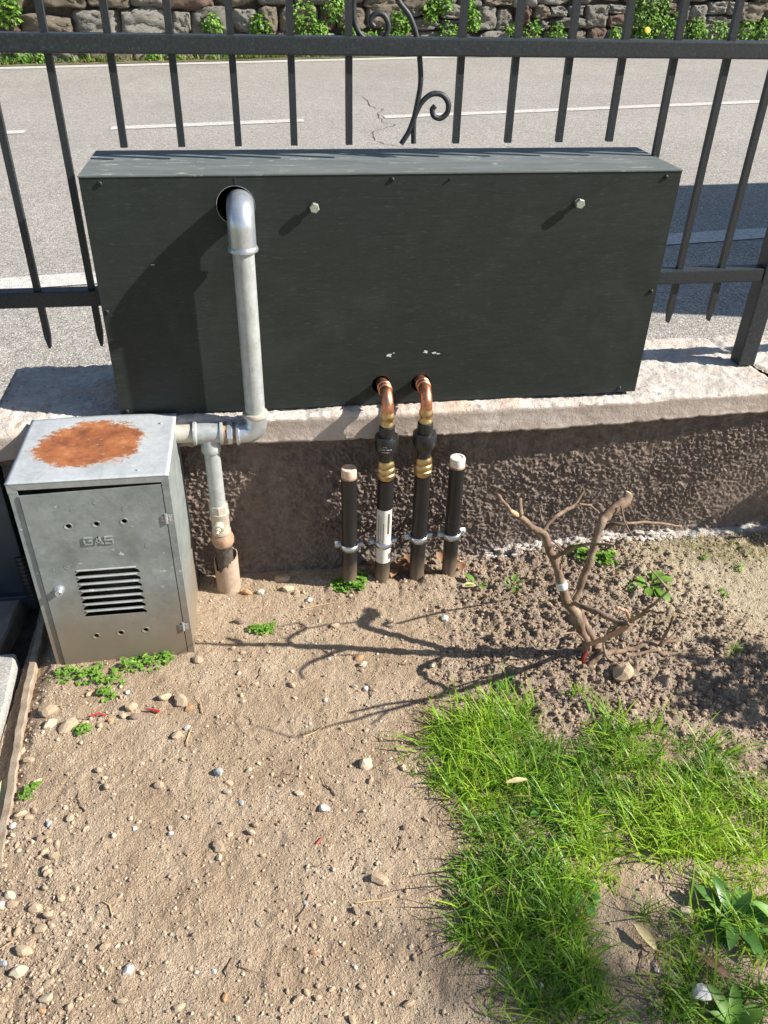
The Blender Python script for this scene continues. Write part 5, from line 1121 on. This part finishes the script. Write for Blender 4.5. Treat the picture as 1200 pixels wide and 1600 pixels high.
# crumbs and grit: one mass
NG = 30000
gxy = np.stack([rs.uniform(-.185, 1.40, NG*2), rs.uniform(-1.05, -.008, NG*2)], 1)
den = .30+.5*sst(.15, -.12, gxy[:, 0])*sst(-.4, -.75, gxy[:, 1])+.75*clod(gxy[:, 0], gxy[:, 1])+.3*fbm(gxy[:, 0], gxy[:, 1], 6, 3, 66)
ing = inside(GRASS_A, gxy[:, 0], gxy[:, 1]); den = np.where(ing, .05, den)
gxy = gxy[rs.rand(len(gxy)) < den]; gxy = gxy[:NG]
blobs = [blob(1, 900+i, 1, .5) for i in range(10)]
cl_ = clod(gxy[:, 0], gxy[:, 1]); H_ = height(gxy[:, 0], gxy[:, 1]); n_ = len(gxy)
rad = np.exp(rs.normal(math.log(.00155), .42, n_))*(1+1.3*cl_*rs.rand(n_)); rad = np.minimum(rad, .0075)
VV = []; FF = []; TT = []; off = 0
for b in range(10):
    ids = np.arange(b, n_, 10); P, F = blobs[b]; P = np.array(P); F = np.array(F)
    a = rs.rand(len(ids))*6.283; ca, sa = np.cos(a), np.sin(a); st = np.stack([rs.uniform(.8, 1.3, len(ids)), rs.uniform(.7, 1.1, len(ids)), rs.uniform(.5, .9, len(ids))], 1)
    Q = P[None]*st[:, None]*rad[ids][:, None, None]
    W = np.stack([Q[..., 0]*ca[:, None]-Q[..., 1]*sa[:, None]+gxy[ids, 0][:, None], Q[..., 0]*sa[:, None]+Q[..., 1]*ca[:, None]+gxy[ids, 1][:, None], Q[..., 2]+(H_[ids]+rad[ids]*.25)[:, None]], 2)
    m_ = P.shape[0]; VV.append(W.reshape(-1, 3)); FF.append((F[None]+(np.arange(len(ids))*m_)[:, None, None]+off).reshape(-1, 3)); off += m_*len(ids)
    tone = np.where(rs.rand(len(ids)) < .05, rs.uniform(.85, 1, len(ids)), rs.uniform(.15, .85, len(ids)))*(1-.62*cl_[ids]); TT.append(np.repeat(tone, m_))
gv = mk('gravel', np.concatenate(VV), np.concatenate(FF), M['grain'], None, False); attr(gv, 'tone', np.concatenate(TT))
tag(gv, 'soil crumbs and fine grit strewn over the bare ground', 'gravel', kind='stuff')

# ================================================================ WEEDS ALONG THE FAR WALL
def wall_weed(x, z, r_, n_, seed, label, hang=0, flower=False):
    r = random.Random(seed); y = wy(x)-.06; e = empty('wall_weed', (x, y, z), label, 'weed', 'weeds growing on the stone wall'); L = Leaves()
    for i in range(n_):
        a = r.uniform(0, 6.283); q = r_*math.sqrt(r.random()); px = x+q*math.cos(a); pz = z+q*math.sin(a)*1.1; py = y-r.uniform(0, .10)*(1-q/r_)
        d = (r.gauss(0, 1), -.8+r.gauss(0, .5), r.gauss(.1-hang, .7)); L.leaf((px, py, pz), d, (r.gauss(0, .4), -.6, 1), r.uniform(.03, .07), r.uniform(.022, .04), r.uniform(0, 1), 'oval', .3, .5, 2)
    L.make('leaves', M['clover'], e)
    if flower: part('flower', lathe([(.01, 0), (.035, .012), (.04, .03), (.015, .04)], (x+.02, y-.14, z+.02), (0, -1, .5), 8), M['ylw'], e)
ww = [(4.15, .50, .28, 520, 1, 'largest green weed clump climbing the stone wall, with a yellow flower', 0, True)]
ORD = 'first second third fourth fifth sixth seventh eighth ninth tenth eleventh twelfth thirteenth fourteenth fifteenth sixteenth seventeenth eighteenth nineteenth twentieth twenty-first twenty-second twenty-third twenty-fourth twenty-fifth'.split()
for i, (x, z, r_, n_) in enumerate(WEEDS):
    fl = i == 24
    key = z < .3; rank = sorted([q[0] for q in WEEDS if (q[1] < .3) == key]).index(x)
    wall_weed(x, z, r_, n_, 60+i, 'weed clump with a yellow flower at the foot of the stone wall' if fl else ('%s low weed from the left at the foot of the stone wall' % ORD[rank] if key else '%s weed clump from the left rooted in the stone wall joints' % ORD[rank]), .2, fl)
# grass strip along the verge
L = Leaves()
for i in range(7000):
    x = rr_.uniform(-3, 9.5); y = wy(x)-.02-abs(rr_.gauss(0, .11)); k = max(0, math.sin(x*1.9)+math.sin(x*4.3+1)+.5)
    if rr_.random() > .25+.4*k: continue
    L.blade((x, y, .02*x+.02), (rr_.gauss(0, .5), rr_.gauss(0, .4), 1), rr_.uniform(.04, .12), .014, .8, rr_.uniform(.0, .32), 2)
tag(L.make('verge_grass', M['grass']), 'thin weedy grass strip between road edge line and stone wall', 'grass', kind='stuff')

# ================================================================ OUTSIDE THE FRAME: unseen objects added to cast the shade on road, wall and soil
van = empty('shade_van', (4.9, 1.6, .1), 'unseen white van added right of the view to shade the road', 'van')  # unseen, sized and placed to throw the band of shade across the road
def van_body():
    x0, x1, y0, y1, z = 3.75, 8.4, .74, 2.46, .09
    side = [(x0, z+.35), (x0+.02, z+1.75), (x0+.15, z+1.95), (x1-1.5, z+1.95), (x1-.95, z+1.35), (x1-.1, z+1.1), (x1, z+.8), (x1, z+.35)]
    V = [(x, y0, q) for x, q in side]+[(x, y1, q) for x, q in side]; n_ = len(side)
    bm = bmesh.new(); vs = [bm.verts.new(v) for v in V]
    bm.faces.new(vs[:n_]); bm.faces.new(vs[n_:][::-1])
    for i in range(n_): bm.faces.new([vs[i], vs[(i+1) % n_], vs[n_+(i+1) % n_], vs[n_+i]])
    bmesh.ops.bevel(bm, geom=bm.edges[:], offset=.05, segments=3, affect='EDGES'); return bm
fin(van_body(), 'body', M['van'], van)
box('side_window', 6.0, 6.75, .732, .739, 1.35, 1.85, M['glass'], van); box('side_window', 6.0, 6.75, 2.461, 2.468, 1.35, 1.85, M['glass'], van)
box('rear_window', 3.738, 3.748, 1.0, 2.2, 1.30, 1.8, M['glass'], van)
box('bumper', 3.66, 3.748, .8, 2.4, .40, .58, M['rubber'], van, .02)
for x in (4.6, 7.5):
    for y in (.72, 2.27):
        o = part('wheel', lathe([(.20, 0), (.30, .0), (.32, .03), (.32, .18), (.30, .21), (.20, .21)], (x, y, .02*x+.32), (0, 1, 0), 28), M['rubber'], van)
        part('rim', lathe([(.20, -.01), (.16, .02), (.05, .0), (.001, 0)], (x, y, .02*x+.32), (0, 1, 0), 20), M['zinc'], o)

def bush(name, x, y, cz, rad, n_, label, seed, sx=1.0):
    """twiggy leafy bush, unseen, added for the shade it casts"""
    r = random.Random(seed); e = empty(name, (x, y, 0), label, 'bush'); parts = []
    for k in range(7):
        tx, ty, tz = x+r.gauss(0, rad*.5)*sx, y+r.gauss(0, rad*.5), cz+r.gauss(0, rad*.4)
        parts.append(tube([(x, y, -.02), (x+(tx-x)*.4, y+(ty-y)*.3, tz*.5), (tx, ty, tz)], [.008, .006, .002], 7))
    part('stems', merge(parts), M['bark'], e); L = Leaves()
    for k in range(n_):
        d = Vector((r.gauss(0, 1), r.gauss(0, 1), r.gauss(0, 1))).normalized()*rad*r.random()**.4
        L.leaf((x+d.x*sx, y+d.y, cz+d.z), (r.gauss(0, 1), r.gauss(0, 1), r.gauss(0, .5)), (r.gauss(0, .5), r.gauss(0, .5), 1), r.uniform(.03, .05), .02, r.random(), 'oval', .3, .4, 3)
    L.make('leaves', M['plant'], e)
bush('shade_bush', 1.83, -.64, .50, .12, 210, 'unseen leafy bush added right of the shrub to shade the soil', 1, 1.3)  # added out of view to shade the soil at the right edge
bush('shade_bush', 1.90, -.13, .44, .085, 150, 'unseen smaller bush added close to the wall to shade its foot', 2)  # added out of view to shade the foot of the wall
bush('shade_tree', 4.25, -1.90, 2.72, .13, 170, 'unseen slender tree added far right to shade the near soil', 3, 1.2)  # unseen crown put up high for the soft shade on the near soil

# things that nothing tells apart share a label and a group
from collections import Counter
cnt_ = Counter(o.get('label') for o in S.objects if o.parent is None and o.get('label'))
for o in S.objects:
    l = o.get('label')
    if o.parent is None and l and cnt_[l] > 1: o['group'] = l+' (several)'
    elif o.parent is None and l and cnt_[l] == 1 and o.name.startswith('pebble') and o.get('group'): del o['group']
